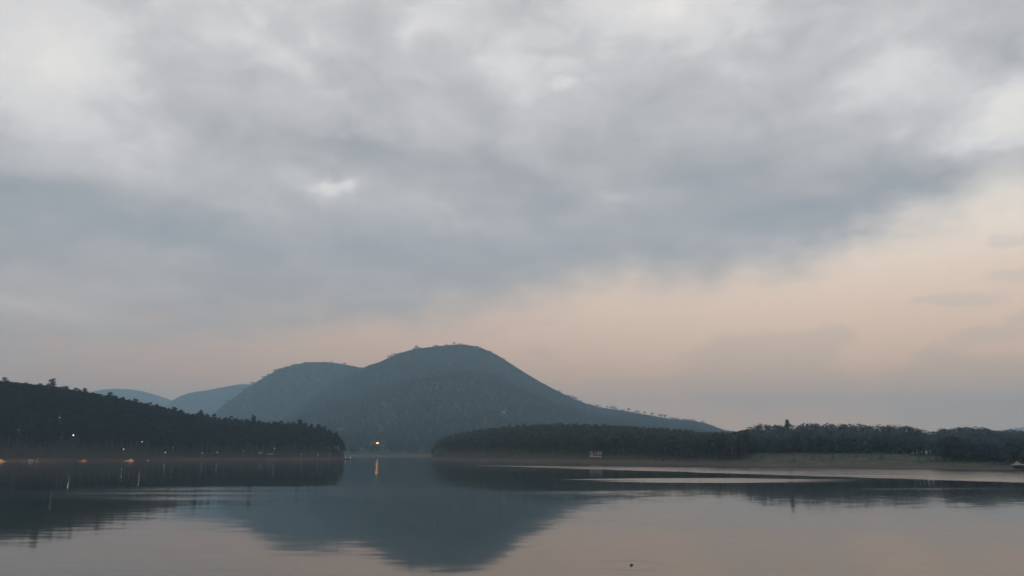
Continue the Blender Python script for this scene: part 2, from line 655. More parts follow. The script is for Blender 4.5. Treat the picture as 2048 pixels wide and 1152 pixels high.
LEFT = Hill([
    #  px   py   Ys    Yc    Yb   tree bank
    (-700, 728, 600, 900, 1250, 19, 3.0),
    (-300, 742, 690, 930, 1250, 19, 3.2),
    (0, 760, 770, 960, 1240, 19, 3.2),
    (60, 766, 785, 965, 1235, 19, 3.2),
    (110, 771, 795, 970, 1230, 19, 3.2),
    (150, 779, 805, 975, 1225, 19, 3.4),
    (200, 787, 820, 985, 1220, 19, 3.4),
    (250, 797, 840, 1000, 1215, 19, 3.6),
    (300, 807, 860, 1020, 1210, 20, 3.8),
    (350, 818, 880, 1035, 1205, 21, 4.0),
    (400, 827, 905, 1050, 1200, 22, 4.0),
    (450, 834, 930, 1065, 1200, 23, 4.0),
    (500, 838, 955, 1075, 1195, 23, 3.8),
    (560, 840, 985, 1090, 1190, 24, 3.6),
    (600, 841, 1000, 1095, 1180, 24, 3.4),
    (630, 847, 1012, 1095, 1165, 23, 3.2),
    (655, 857, 1022, 1090, 1150, 20, 3.0),
    (675, 869, 1032, 1085, 1135, 18, 2.6),
    (686, 882, 1042, 1082, 1120, 15, 2.2),
    (694, 902, 1055, 1080, 1105, 12, 0.8),
    (702, 907, 1062, 1080, 1098, 10, -2.0),
], convex=0.55, noise=0.10, nscale=70)

RIGHT = Hill([
    (856, 904, 1054.7, 1070.6, 1091.8, 10, -2),
    (864, 898, 1044.1, 1075.9, 1113, 11, 1),
    (872, 884, 1033.5, 1079.1, 1134.2, 14, 2.4),
    (885, 874, 1007, 1075.9, 1155.4, 16, 2.6),
    (910, 866, 964.6, 1060, 1166, 18, 2.8),
    (950, 858, 906.3, 1017.6, 1166, 19, 2.8),
    (1000, 852, 832.1, 959.3, 1155.4, 19, 2.8),
    (1050, 848, 779.1, 916.9, 1144.8, 19, 2.8),
    (1100, 845, 736.7, 879.8, 1134.2, 19, 2.8),
    (1200, 847, 678.4, 832.1, 1113, 19, 2.8),
    (1300, 853, 620.1, 773.8, 1081.2, 19, 2.8),
    (1400, 862, 568.2, 720.8, 1038.8, 18, 2.8),
    (1450, 864, 545.9, 689, 1007, 18, 2.8),
    (1480, 860, 533.2, 667.8, 996.4, 19, 2.8),
    (1510, 852, 521.5, 614.8, 954, 18, 2.8),
    (1600, 850, 494, 593.6, 932.8, 18, 2.8),
    (1700, 852, 469.6, 577.7, 911.6, 18, 2.8),
    (1800, 854, 445.2, 556.5, 890.4, 17, 2.8),
    (1845, 866, 433.5, 535.3, 879.8, 14, 2.6),
    (1900, 858, 421.9, 508.8, 869.2, 15, 2.4),
    (1980, 858, 404.9, 482.3, 848, 15, 2.2),
    (2010, 866, 398.6, 466.4, 848, 13, 2),
    (2060, 861, 388, 455.8, 837.4, 14, 2),
    (2250, 850, 355.1, 434.6, 826.8, 16, 2.4),
    (2700, 835, 296.8, 402.8, 805.6, 18, 2.6),
], convex=0.75, noise=0.05, nscale=50, seed=11.0, back_floor=2.0, beach=24.0)

MOUNT = Hill([
    (470, 902, 2150, 5001.8, 5830.5, 15, 1),
    (540, 852, 2080, 5335.2, 6279, 15, 2),
    (580, 826, 2050, 5513, 6951.7, 15, 2),
    (620, 798, 2030, 5690.9, 7400.2, 15, 2),
    (660, 770, 2010, 5868.7, 7848.7, 15, 2),
    (700, 748, 2000, 6002.1, 8073, 15, 2),
    (740, 730, 1990, 6113.2, 8297.2, 15, 2),
    (760, 724, 1985, 6157.7, 8297.2, 15, 2),
    (780, 715, 1980, 6179.9, 8297.2, 15, 2),
    (800, 706, 1975, 6202.2, 8297.2, 15, 2),
    (830, 698, 1970, 6224.4, 8297.2, 15, 2),
    (870, 693, 1960, 6224.4, 8297.2, 15, 2),
    (900, 690, 1950, 6224.4, 8297.2, 15, 2),
    (930, 689, 1940, 6202.2, 8297.2, 15, 2),
    (960, 695, 1930, 6179.9, 8185.1, 15, 2),
    (990, 708, 1920, 6135.5, 8073, 15, 2),
    (1020, 727, 1910, 6091, 7960.9, 15, 2),
    (1050, 746, 1900, 6024.3, 7848.7, 15, 2),
    (1080, 764, 1890, 5957.6, 7736.6, 15, 2),
    (1110, 780, 1880, 5890.9, 7624.5, 15, 2),
    (1150, 799, 1860, 5802, 7400.2, 15, 2),
    (1170, 807, 1850, 5757.6, 7288.1, 15, 2),
    (1200, 815, 1840, 5713.1, 7176, 15, 2),
    (1250, 822, 1820, 5646.4, 7063.9, 15, 2),
    (1300, 831, 1800, 5557.5, 6951.7, 15, 2),
    (1340, 838, 1780, 5490.8, 6839.6, 15, 2),
    (1380, 841, 1760, 5424.1, 6727.5, 15, 2),
    (1410, 846, 1740, 5379.7, 6615.4, 15, 2),
    (1430, 854, 1720, 5335.2, 6503.2, 15, 2),
    (1450, 861, 1700, 5290.7, 6391.1, 15, 2),
    (1520, 868, 1650, 5157.4, 6279, 15, 2),
    (1700, 882, 1550, 4890.6, 6054.7, 15, 2),
    (2000, 896, 1500, 4668.3, 5830.5, 15, 1),
], convex=0.35, noise=0.10, nscale=620, seed=3.0)

SHOULDER = Hill([
    (330, 890, 3709.9, 5245.5, 6822.9, 15, 2),
    (380, 862, 3645.9, 5404.4, 6985.4, 15, 2),
    (430, 825, 3581.9, 5563.4, 7147.8, 15, 2),
    (470, 795, 3581.9, 5642.9, 7310.2, 15, 2),
    (500, 772, 3581.9, 5722.3, 7310.2, 15, 2),
    (530, 754, 3581.9, 5754.1, 7310.2, 15, 2),
    (560, 738, 3581.9, 5785.9, 7310.2, 15, 2),
    (590, 729, 3581.9, 5801.8, 7310.2, 15, 2),
    (620, 724, 3581.9, 5801.8, 7310.2, 15, 2),
    (650, 724, 3581.9, 5801.8, 7310.2, 15, 2),
    (680, 727, 3581.9, 5801.8, 7310.2, 15, 2),
    (700, 731, 3581.9, 5785.9, 7310.2, 15, 2),
    (715, 734, 3581.9, 5770, 7310.2, 15, 2),
    (760, 745, 3581.9, 5722.3, 7310.2, 15, 2),
    (850, 790, 3645.9, 5563.4, 6985.4, 15, 2),
    (950, 850, 3709.9, 5404.4, 6660.4, 15, 2),
], convex=0.35, noise=0.10, nscale=720, seed=23.0)

FAR_A = Hill([
    (330, 815, 6951.3, 7838.7, 9169.8, 8, 2), (345, 799, 6951.3, 7912.6, 9317.7, 8, 2), (360, 791, 6951.3, 7986.6, 9317.7, 8, 2),
    (380, 784, 6951.3, 7986.6, 9317.7, 8, 2), (420, 778, 6951.3, 7986.6, 9317.7, 8, 2), (450, 772, 6951.3, 7986.6, 9317.7, 8, 2),
    (480, 767, 6951.3, 7986.6, 9317.7, 8, 2), (505, 767, 6951.3, 7986.6, 9317.7, 8, 2), (560, 778, 6951.3, 7986.6, 9317.7, 8, 2),
    (700, 830, 6951.3, 7986.6, 9317.7, 8, 2), (800, 880, 6951.3, 7986.6, 9317.7, 8, 2)], convex=0.4, noise=0.12, nscale=1000, seed=5.0)
FAR_B = Hill([
    (-300, 790, 8092, 9537, 10982, 8, 2), (0, 800, 8092, 9537, 10982, 8, 2),
    (140, 796, 8092, 9537, 10982, 8, 2), (180, 783, 8092, 9537, 10982, 8, 2), (205, 778, 8092, 9537, 10982, 8, 2),
    (230, 776, 8092, 9537, 10982, 8, 2), (260, 777, 8092, 9537, 10982, 8, 2), (285, 781, 8092, 9537, 10982, 8, 2),
    (310, 788, 8092, 9537, 10982, 8, 2), (335, 796, 8092, 9537, 10982, 8, 2), (400, 820, 8092, 9537, 10982, 8, 2),
    (600, 870, 8092, 9537, 10982, 8, 2)], convex=0.4, noise=0.12, nscale=1000, seed=9.0)
FAR_C = Hill([
    (1850, 885, 7650, 9180, 10710, 8, 2), (1950, 869, 7650, 9180, 10710, 8, 2), (1990, 861, 7650, 9180, 10710, 8, 2),
    (2020, 856, 7650, 9180, 10710, 8, 2), (2060, 852, 7650, 9180, 10710, 8, 2), (2200, 842, 7650, 9180, 10710, 8, 2),
    (2400, 845, 7650, 9180, 10710, 8, 2)], convex=0.4, noise=0.12, nscale=1000, seed=19.0)

LEFT.grid("hill_left", M["soil_left"], 360, 90)
RIGHT.grid("hill_right", M["soil_right"], 420, 90)
MOUNT.grid("mountain", M["soil_mountain"], 320, 160, 40)
SHOULDER.grid("mountain_shoulder", M["soil_mountain"], 200, 90, 40)
FAR_A.grid("far_hill_middle", M["soil_far"], 200, 60, 60)
FAR_B.grid("far_hill_left", M["soil_far"], 240, 60, 60)
FAR_C.grid("far_hill_right", M["soil_far"], 160, 60, 60)

# the lake bed and the land to the horizon, one sheet; the bank the camera stands on is its near end
gx = np.concatenate([np.linspace(-10800, -300, 50), np.linspace(-260, 260, 40), np.linspace(300, 10800, 50)])
gy = np.concatenate([np.linspace(-180, 60, 40), np.linspace(80, 13600, 120)])
GX, GY = np.meshgrid(gx, gy, indexing="ij")
GZ = -4.5 + 11.0 * np.clip((44 - GY) / 42, 0, 1) ** 0.8 + np.clip((GY - 5600) / 800, 0, 1) * 7.0
GZ = GZ + np.where(GY < 60, 0.5 * fbm(GX / 14, GY / 14, 3), 0)
GV = np.stack([GX, GY, GZ], -1).reshape(-1, 3)
gi = np.arange(len(gx) * len(gy)).reshape(len(gx), len(gy))
GQ = np.stack([gi[:-1, :-1], gi[1:, :-1], gi[1:, 1:], gi[:-1, 1:]], -1).reshape(-1, 4)
tag(link(bpy.data.objects.new("ground", mesh_poly("ground", GV, GQ, M["soil_far"], True))), kind="structure")


# ------------------------------------------------------------------ water
def water_material():
    m, n, p = material("lake_water")
    g = n.add("ShaderNodeNewGeometry")
    pos = g.outputs["Position"]
    # ripple slopes, in metres: long lazy swell, wavelets, and the fine grain of moving water
    c1 = n.vmath("SUBTRACT", n.noise(n.vmath("MULTIPLY", pos, (0.22, 0.55, 1)), 1.0, 3, 0.5, color=True), (0.5, 0.5, 0.5))
    c2 = n.vmath("SUBTRACT", n.noise(n.vmath("MULTIPLY", pos, (0.028, 0.050, 1)), 1.0, 2, 0.5, color=True), (0.5, 0.5, 0.5))
    _, wy_, _ = n.sep(pos)
    open_lake = n.maprange(wy_, 180, 650, 1.0, 3.2)
    slope = n.vmath("ADD", n.vmath("SCALE", n.vmath("MULTIPLY", c1, (0.010, 0.017, 0)), open_lake), n.vmath("MULTIPLY", c2, (0.003, 0.004, 0)))

    # breeze on the water: strips along the right shore and fainter cat's paws
    def side(p1, p2, width, sign):
        a, b = on_water(*p1), on_water(*p2)
        d = (b - a).normalized()
        nx, ny = -d.y * sign, d.x * sign
        v = n.math("ADD", n.vmath("DOT_PRODUCT", pos, (nx, ny, 0), out=1), -(nx * a.x + ny * a.y))
        return v
    wob = n.math("MULTIPLY", n.math("SUBTRACT", n.noise(n.vmath("MULTIPLY", pos, (0.010, 0.03, 1)), 1.0, 4, 0.6), 0.5), 26.0)
    up = side((1100, 932.0), (2048, 940.6), 8, -1.0)
    lo = side((1040, 934.2), (2048, 966), 8, 1.0)
    far_strip = n.math("MULTIPLY", n.maprange(n.math("MULTIPLY_ADD", wob, 0.35, up), -2, 9), n.maprange(n.math("ADD", wob, lo), -5, 9))

    def cat(p0, rx, ry, rot=0.0):
        c = on_water(*p0)
        w2 = n.vmath("MULTIPLY", n.vmath("SUBTRACT", n.noise(n.vmath("MULTIPLY", pos, (0.02, 0.05, 1)), 1.0, 4, 0.6, color=True), (0.5, 0.5, 0.5)), (50, 22, 0))
        return n.blob(n.vmath("ADD", pos, w2), c.x, c.y, rx, ry, rot, "SPHERICAL")
    lens = n.maprange(cat((1430, 960.5), 52, 26, 0.0), 0.0, 0.62)
    paw = n.math("MULTIPLY", n.maprange(cat((480, 984), 72, 40, 0.0), 0.0, 0.6), 0.26)
    paw2 = n.math("MULTIPLY", n.maprange(cat((60, 992), 60, 26, 0.0), 0.0, 0.7), 0.13)
    paw3 = n.math("MULTIPLY", n.maprange(cat((1040, 985), 42, 16, 0.0), 0.0, 0.7), 0.16)
    paw4 = n.math("MULTIPLY", n.maprange(cat((1900, 978), 36, 9, 0.0), 0.1, 0.7), 0.22)
    ruff = n.math("MAXIMUM", n.math("MAXIMUM", far_strip, n.math("MULTIPLY", lens, 0.85)), n.math("MAXIMUM", n.math("MAXIMUM", paw, paw2), n.math("MAXIMUM", paw3, paw4)))
    streak = n.noise(n.vmath("MULTIPLY", pos, (0.012, 0.11, 1)), 1.0, 5, 0.6)
    streak2 = n.noise(n.vmath("MULTIPLY", pos, (0.05, 0.35, 1)), 1.0, 4, 0.6)
    ruff = n.math("MULTIPLY", ruff, n.math("MULTIPLY_ADD", n.maprange(streak, 0.30, 0.62), 0.62, n.math("MULTIPLY", streak2, 0.62)))
    c3 = n.vmath("SUBTRACT", n.noise(n.vmath("MULTIPLY", pos, (0.9, 1.4, 1)), 1.0, 3, 0.6, color=True), (0.5, 0.5, 0.5))
    slope = n.vmath("ADD", slope, n.vmath("SCALE", n.vmath("MULTIPLY_ADD", c3, (0.08, 0.10, 0), (0.0, -0.046, 0.0)), ruff))

    # one ring spreading from the driftwood
    c = on_water(1263, 1131)
    rel = n.vmath("SUBTRACT", pos, (c.x, c.y, 0))
    r = n.vmath("LENGTH", rel, out=1)
    rr = n.math("SUBTRACT", r, 2.55)
    env = n.math("MULTIPLY", n.maprange(n.math("ABSOLUTE", rr), 0.0, 0.16, 1, 0), n.math("SINE", n.math("MULTIPLY", rr, 20.0)))
    slope = n.vmath("ADD", slope, n.vmath("SCALE", n.vmath("NORMALIZE", rel), n.math("MULTIPLY", env, 0.10)))

    sx, sy, _ = n.sep(slope)
    nrm = n.vmath("NORMALIZE", n.xyz(sx, sy, 1.0))
    n.link(nrm, p.inputs["Normal"])
    n.link(n.math("MULTIPLY_ADD", ruff, 0.16, 0.055), p.inputs["Roughness"])
    p.inputs["Base Color"].default_value = (0.012, 0.022, 0.020, 1)
    p.inputs["IOR"].default_value = 1.333
    return m


M["water"] = water_material()
wv = [(-10700, -150, 0), (10700, -150, 0), (10700, 13500, 0), (-10700, 13500, 0)]
tag(link(bpy.data.objects.new("water", mesh_poly("water", wv, [(0, 1, 2, 3)], M["water"]))), kind="structure")


# ------------------------------------------------------------------ places found by looking along a line of sight
def hit(hill, px, py, above=0.0, y0=None):
    """first point beyond the shore where the line of sight is only `above` metres over the slope"""
    tx, tz = tanpt(px, py)
    Ys = float(hill.q("Ys", tx)) + 4 if y0 is None else y0
    Y = np.arange(Ys, float(hill.q("Yc", tx)) + 30, 1.0)
    gap = CAM_H + tz * Y - hill.H(tx * Y, Y)
    k = np.where(gap <= above)[0]
    i = int(k[0]) if len(k) else int(np.argmin(gap))
    return Vector((tx * Y[i], Y[i], float(hill.H(tx * Y[i], Y[i])))), float(gap[i])


# px, py, brightness, label
LAMPS = [
    (147.5, 870.5, 3, "brightest white lamp, on the wooded slope near the photo's left side"),
    (120, 835, 1, "small faint lamp high in the trees, above and left of the brightest lamp"),
    (37.5, 859, 0, "very faint lamp in the trees nearest the photo's left edge"),
    (123, 875, 0, "barely visible lamp just left of the brightest lamp"),
    (248, 898.3, 2, "yellowish white lamp above the largest orange clay mound"),
    (284.8, 883.5, 2, "white lamp set highest among the trees right of the largest clay mound"),
    (331, 905, 2, "white lamp low on the bank above the brown spit"),
    (346.7, 895.5, 0, "very faint lamp up and right of the lamp over the brown spit"),
    (405.4, 905.6, 1, "lamp over the reddest stretch of bank, left one of the pair"),
    (435, 904.5, 1, "lamp over the reddest stretch of bank, right one of the pair"),
    (487, 901.7, 0, "very faint lamp between the red bank and the pale tents"),
    (549.6, 896.7, 1, "lamp standing above the pale tents on the left shore"),
    (603.3, 908.4, 1, "lamp on the low bank of the point, left of two"),
    (636, 909, 1, "lamp on the low bank of the point, right of two"),
    (660, 908, 0, "faint lamp at the very end of the point by the boats"),
]
SIGHT = []           # lines of sight kept free of branches: (X, Y, z, halfwidth)
for i, (px, py, br, lab) in enumerate(LAMPS):
    p, gap = hit(LEFT, px, py, 5.5)
    tx, tz = tanpt(px, py)
    SIGHT.append((p.x, p.y, CAM_H + tz * p.y, 3.2))

HOUSE_SIGHT = [(755, 887, 1.0, 16), (740, 887, 5.5, 6), (683, 858, 2.5, 15), (1007, 825, 2.5, 11)]
for px, py, ab, w in HOUSE_SIGHT:
    p, gap = hit(MOUNT, px, py, ab)
    tx, tz = tanpt(px, py)
    SIGHT.append((p.x, p.y, CAM_H + tz * p.y, w))


def blocks(X, Y, z, h):
    """does a tree here hide one of the lamps?"""
    X, Y, z, h = (np.asarray(a, float) for a in (X, Y, z, h))
    bad = np.zeros(X.shape, bool)
    for lx, ly, lz, w in SIGHT:
        f = Y / ly
        bad |= (Y < ly + w * 0.8) & (Y > ly * 0.8) & (np.abs(X - lx * f) < w) & (z + h > CAM_H + (lz - CAM_H) * f - 1.0) & (z + h * 0.3 < CAM_H + (lz - CAM_H) * f + 1.5)
    return bad


def waterline(hill, px):
    """distance at which the shore meets the lake in that column"""
    tx, _ = tanpt(px, 906)
    Y = np.arange(float(hill.q("Ys", tx)) - 25, float(hill.q("Ys", tx)) + 40, 0.5)
    k = np.where(hill.H(tx * Y, Y) > 0.0)[0]
    Yw = float(Y[k[0]]) if len(k) else float(hill.q("Ys", tx))
    return tx, Yw


def at_shore(hill, px, out):
    tx, Yw = waterline(hill, px)
    return Vector((tx * (Yw - out), Yw - out, 0.0))

# ------------------------------------------------------------------ trees


def quads(centres, size, rng, flat=0.0):
    """one small leaf-spray face at every centre, turned at random"""
    m = len(centres)
    a = rng.normal(size=(m, 3))
    a[:, 2] *= (1 - flat)
    a /= np.linalg.norm(a, axis=1)[:, None]
    b = np.cross(a, rng.normal(size=(m, 3)))
    b /= np.linalg.norm(b, axis=1)[:, None]
    s = (size * rng.uniform(0.6, 1.3, m))[:, None]
    e = s * rng.uniform(0.5, 0.9, m)[:, None]
    V = np.stack([centres - a * s - b * e * 0.4, centres + b * e * -1.0 + a * s * 0.1, centres + a * s + b * e * 0.3, centres + b * e], 1)
    V = V.reshape(-1, 3)
    Q = np.arange(m * 4).reshape(m, 4)
    return V, Q


def clumps(cs, rs, per, size, rng):
    pts = []
    for c, r in zip(cs, rs):
        p = rng.normal(size=(per, 3))
        p /= np.linalg.norm(p, axis=1)[:, None]
        p *= (rng.uniform(0.25, 1.0, per) ** 0.5)[:, None]
        pts.append(np.array(c) + p * np.array(r))
    return quads(np.concatenate(pts), size, rng)


# every prototype is one unit tall and stands on the origin
def pine_crown(rng, nc=15, per=15, size=0.036, bare=0.42):
    cs, rs = [], []
    for i in range(nc):
        f = (i + 0.5) / nc
        z = bare + (0.97 - bare) * f
        w = 0.150 * (1 - f) ** 0.42 * (0.5 + min(1.0, f * 3.5) * 0.5) * rng.uniform(0.75, 1.2)
        a = i * 2.4 + rng.uniform(-0.5, 0.5)
        o = w * rng.uniform(0.3, 0.85)
        cs.append((math.cos(a) * o, math.sin(a) * o, z + rng.uniform(-0.015, 0.015)))
        q = 0.052 + 0.050 * (1 - f) * rng.uniform(0.8, 1.25)
        rs.append((q * 1.15, q * 1.15, q * 0.75))
    return clumps(cs, rs, per, size, rng)


def broad_crown(rng, nc=24, per=36, size=0.025, lo=0.34, wide=0.30):
    cs, rs = [], []
    for i in range(nc):
        f = (i + 0.5) / nc
        z = lo + (0.93 - lo) * f
        w = wide * math.sqrt(max(0.05, 1 - (abs(f - 0.42) / 0.68) ** 2.2)) * rng.uniform(0.8, 1.1)
        a = i * 2.4 + rng.uniform(-0.6, 0.6)
        o = w * rng.uniform(0.35, 0.85)
        cs.append((math.cos(a) * o, math.sin(a) * o, z))
        q = rng.uniform(0.075, 0.115)
        rs.append((q * 1.2, q * 1.2, q * 0.72))
    return clumps(cs, rs, per, size, rng)


def umbrella_crown(rng, nc=10, per=26, size=0.060):
    cs, rs = [], []
    for i in range(nc):
        a = i * 2.4 + rng.uniform(-0.5, 0.5)
        o = 0.24 * math.sqrt(i / nc) * rng.uniform(0.7, 1.2)
        cs.append((math.cos(a) * o, math.sin(a) * o, 0.88 - o * 0.45 + rng.uniform(-0.04, 0.03) - (0.22 if i == nc - 1 else 0)))
        q = rng.uniform(0.08, 0.13)
        rs.append((q * 1.3, q * 1.3, q * 0.85))
    return clumps(cs, rs, per, size, rng)


def trunk_mesh(rng, kind):
    mb = MB()
    lean = rng.uniform(-0.02, 0.02, 2)
    hi = {"pine": 0.93, "broad": 0.72, "umbrella": 0.86}[kind]
    r0 = {"pine": 0.017, "broad": 0.026, "umbrella": 0.018}[kind]
    pts = [(0, 0, -0.06), (lean[0], lean[1], hi * 0.35), (lean[0] * 2.0, lean[1] * 1.5, hi * 0.7), (lean[0] * 1.2, lean[1] * 2.0, hi)]
    mb.tube(pts, [r0 * 1.25, r0, r0 * 0.7, r0 * 0.25], 5)
    n = {"pine": 5, "broad": 6, "umbrella": 4}[kind]
    for i in range(n):
        a = i * 2.4 + rng.uniform(-0.4, 0.4)
        f = {"pine": 0.45 + 0.09 * i, "broad": 0.30 + 0.07 * i, "umbrella": 0.62 + 0.06 * i}[kind]
        ln = {"pine": 0.10, "broad": 0.24, "umbrella": 0.20}[kind] * rng.uniform(0.7, 1.1)
        b = Vector((lean[0] * 1.5, lean[1] * 1.5, f))
        e = b + Vector((math.cos(a) * ln, math.sin(a) * ln, ln * {"pine": 0.25, "broad": 0.8, "umbrella": 0.7}[kind]))
        mb.tube([b, (b + e) / 2 + Vector((0, 0, 0.01)), e], [r0 * 0.45, r0 * 0.33, r0 * 0.15], 4, False)
    return mb.mesh("trunk", M["bark"])


PROTO = {}
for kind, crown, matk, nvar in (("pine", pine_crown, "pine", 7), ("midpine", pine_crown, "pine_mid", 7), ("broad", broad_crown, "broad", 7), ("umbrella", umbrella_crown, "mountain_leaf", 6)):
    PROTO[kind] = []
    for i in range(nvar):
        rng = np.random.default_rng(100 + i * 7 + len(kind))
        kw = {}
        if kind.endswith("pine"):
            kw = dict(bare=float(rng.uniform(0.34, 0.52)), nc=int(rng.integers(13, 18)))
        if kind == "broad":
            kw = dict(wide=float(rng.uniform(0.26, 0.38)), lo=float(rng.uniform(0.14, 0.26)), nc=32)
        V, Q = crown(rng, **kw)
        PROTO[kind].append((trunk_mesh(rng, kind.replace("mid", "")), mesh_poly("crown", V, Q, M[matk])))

# a conical conifer for the one that pokes out of the right treeline
rngc = np.random.default_rng(5)
cs, rs = [], []
for i in range(26):
    f = (i + 0.5) / 26
    w = 0.26 * (1 - f) ** 0.9
    a = i * 2.4
    cs.append((math.cos(a) * w * 0.6, math.sin(a) * w * 0.6, 0.30 + 0.68 * f))
    q = 0.035 + 0.10 * (1 - f)
    rs.append((q, q, q * 0.5))
V, Q = clumps(cs, rs, 14, 0.035, rngc)
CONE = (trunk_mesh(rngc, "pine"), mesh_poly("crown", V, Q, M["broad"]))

TREES = []          # (x, y, radius) of the trees that stand as individuals


def plant(name, proto, loc, height, wide, label, group, rz=None):
    r = empty(name, loc, random.uniform(0, 6.28) if rz is None else rz, (height * wide, height * wide, height))
    tag(r, label, "tree", group)
    for part, me in zip(("trunk", "crown"), proto):
        link(bpy.data.objects.new(part, me), r)
    TREES.append((loc[0], loc[1], height * 0.16))
    return r


def crest_tree(hill, px, py, name, kind, label, group, dy=0.0, wide=1.0, proto=None, hmin=5.0):
    """a tree that stands on the crest and reaches up to the skyline row py"""
    tx, tz = tanpt(px, py)
    Y = float(hill.q("Yc", tx)) + dy
    X = tx * Y
    z = float(hill.H(X, Y)) - 0.2
    top = CAM_H + tz * Y
    h = max(top - z, hmin)
    return plant(name, proto or random.choice(PROTO[kind]), (X, Y, z), h, wide, label, group)


ORD = ["first", "second", "third", "fourth", "fifth", "sixth", "seventh", "eighth", "ninth", "tenth", "eleventh", "twelfth"]


def row_labels(pxs, marks, prefix):
    """a label for every tree of a row, counted off from the nearest landmark"""
    out = [None] * len(pxs)
    order = sorted(range(len(pxs)), key=lambda i: pxs[i])
    count = {}
    near = {i: min(range(len(marks)), key=lambda k: abs(marks[k][0] - pxs[i])) for i in order}
    for sgn, seq in ((1, order), (-1, order[::-1])):
        for i in seq:
            k = near[i]
            if (pxs[i] - marks[k][0]) * sgn >= (0 if sgn > 0 else 1e-9):
                c = count.get((k, sgn), 0)
                count[(k, sgn)] = c + 1
                out[i] = "%s, %s %s of %s" % (prefix, ORD[min(c, 11)], "right" if sgn > 0 else "left", marks[k][1])
    return out


def spread(a, b, lo, hi):
    v = []
    while a < b:
        v.append(a)
        a += random.uniform(lo, hi)
    return v


def row_of(hill, px):
    e = float(hill.q("e", tanpt(px, 830)[0]))
    return 576 - F * (e * CP - SP) / (CP + e * SP)


# --- left hill: the ones that stick out of the skyline first, each its own
named_left = [
    (10, 752, 0.9, "small round-topped pine poking above the left hill's crest at the photo's edge"),
    (105, 757, 1.0, "tallest pine standing clear of the left hill's skyline"),
    (133, 769, 0.9, "pine with ragged top just right of the tallest one on the left hill"),
    (152, 773, 1.1, "broad dark pine crown two trees below the tallest on the left skyline"),
    (170, 776, 0.8, "slim pine tip on the left hill just before the far blue hill begins"),
    (221, 784, 1.0, "dark pine with round head in front of the left far blue hill"),
    (272, 795, 1.1, "bushy pine crown under the right side of the left far blue hill"),
    (300, 802, 1.0, "dark round pine left of the dip between the two far blue hills"),
    (314, 806, 0.9, "smaller round pine beside the dark one left of the far hills' dip"),
    (349, 811, 1.0, "pine crown straight below the notch between the far blue hills"),
    (403, 818, 0.8, "slender pine sticking up just left of where the mountain begins"),
    (508, 830, 0.8, "thin pine tip on the level crest of the left point"),
    (600, 836, 0.7, "narrow pine tip at the shoulder where the left point drops away"),
]
for px, py, w, lab in named_left:
    crest_tree(LEFT, px, py + (0 if px in (105, 170, 221, 508) else 2), "pine_tree", "pine", lab, "pines standing out of the left hill's skyline", dy=random.uniform(-6, 4), wide=w * 1.45)
pxs = spread(4.0, 690, 9.0, 14.5)
labs = row_labels(pxs, [(0, "the photo's left edge"), (105, "the tallest skyline pine"), (230, "the left far hill's peak"), (345, "the notch between far hills"), (430, "the mountain's left foot"),
                        (508, "the level crest's thin pine"), (600, "the point's shoulder"), (692, "the point's tip")], "dark pine on the left hill's crest")
for px, lab in zip(pxs, labs):
    crest_tree(LEFT, px, row_of(LEFT, px) + random.uniform(-3.5, 4.5), "pine_tree", "pine", lab, "pines along the left hill's crest", dy=random.uniform(-14, 10), wide=random.uniform(1.15, 1.6))

# --- left shore: the front row above the red bank
pxs = spread(3.0, 686, 8, 13)
labs = row_labels(pxs, [(0, "the photo's left edge"), (67, "the moored raft"), (165, "the reddish clay mound"), (255, "the largest clay mound"), (331, "the brown spit lamp"),
                        (420, "the reddest bank"), (546, "the pale tents"), (620, "the point's bank lamps"), (690, "the tip boats")], "bare-trunked front pine on left shore")
for px, lab in zip(pxs, labs):
    tx, _ = tanpt(px, 906)
    Y = float(LEFT.q("Ys", tx)) + random.uniform(20, 36)
    X = tx * Y
    z = float(LEFT.H(X, Y))
    h = min(random.uniform(15, 22), float(LEFT.top(X, Y)) - z - 0.5)
    if z > 2.0 and h > 7 and not blocks(X, Y, z, h):
        plant("pine_tree", random.choice(PROTO["pine"]), (X, Y, z - 0.3), h, random.uniform(0.9, 1.2), lab, "front row of pines on the left shore")

# --- middle peninsula
MID = [(868, "its tip"), (960, "the rise behind its tip"), (1060, "its highest part"), (1190, "the letter sign"), (1290, "the slope's middle"), (1400, "the mountain tail's end"), (1480, "the grassy slope")]
pxs = spread(868.0, 1490, 10, 16)
for px, lab in zip(pxs, row_labels(pxs, MID, "pine on the middle peninsula's crest")):
    crest_tree(RIGHT, px, row_of(RIGHT, px) + random.uniform(-2.0, 3.0), "pine_tree", "midpine", lab, "pines along the middle peninsula's crest", dy=random.uniform(-12, 8), wide=random.uniform(1.05, 1.4))
pxs = spread(867.0, 1495, 10, 15)
for px, lab in zip(pxs, row_labels(pxs, MID, "front-row pine on the middle peninsula's bank")):
    tx, _ = tanpt(px, 906)
    Y = float(RIGHT.q("Ys", tx)) + random.uniform(26, 42)
    X = tx * Y
    z = float(RIGHT.H(X, Y))
    h = min(random.uniform(13, 19), float(RIGHT.top(X, Y)) - z - 0.5)
    if h > 6 and z > 1.5:
        plant("pine_tree", random.choice(PROTO["midpine"]), (X, Y, z - 0.3), h, random.uniform(1.0, 1.35), lab, "front row of pines on the middle peninsula")

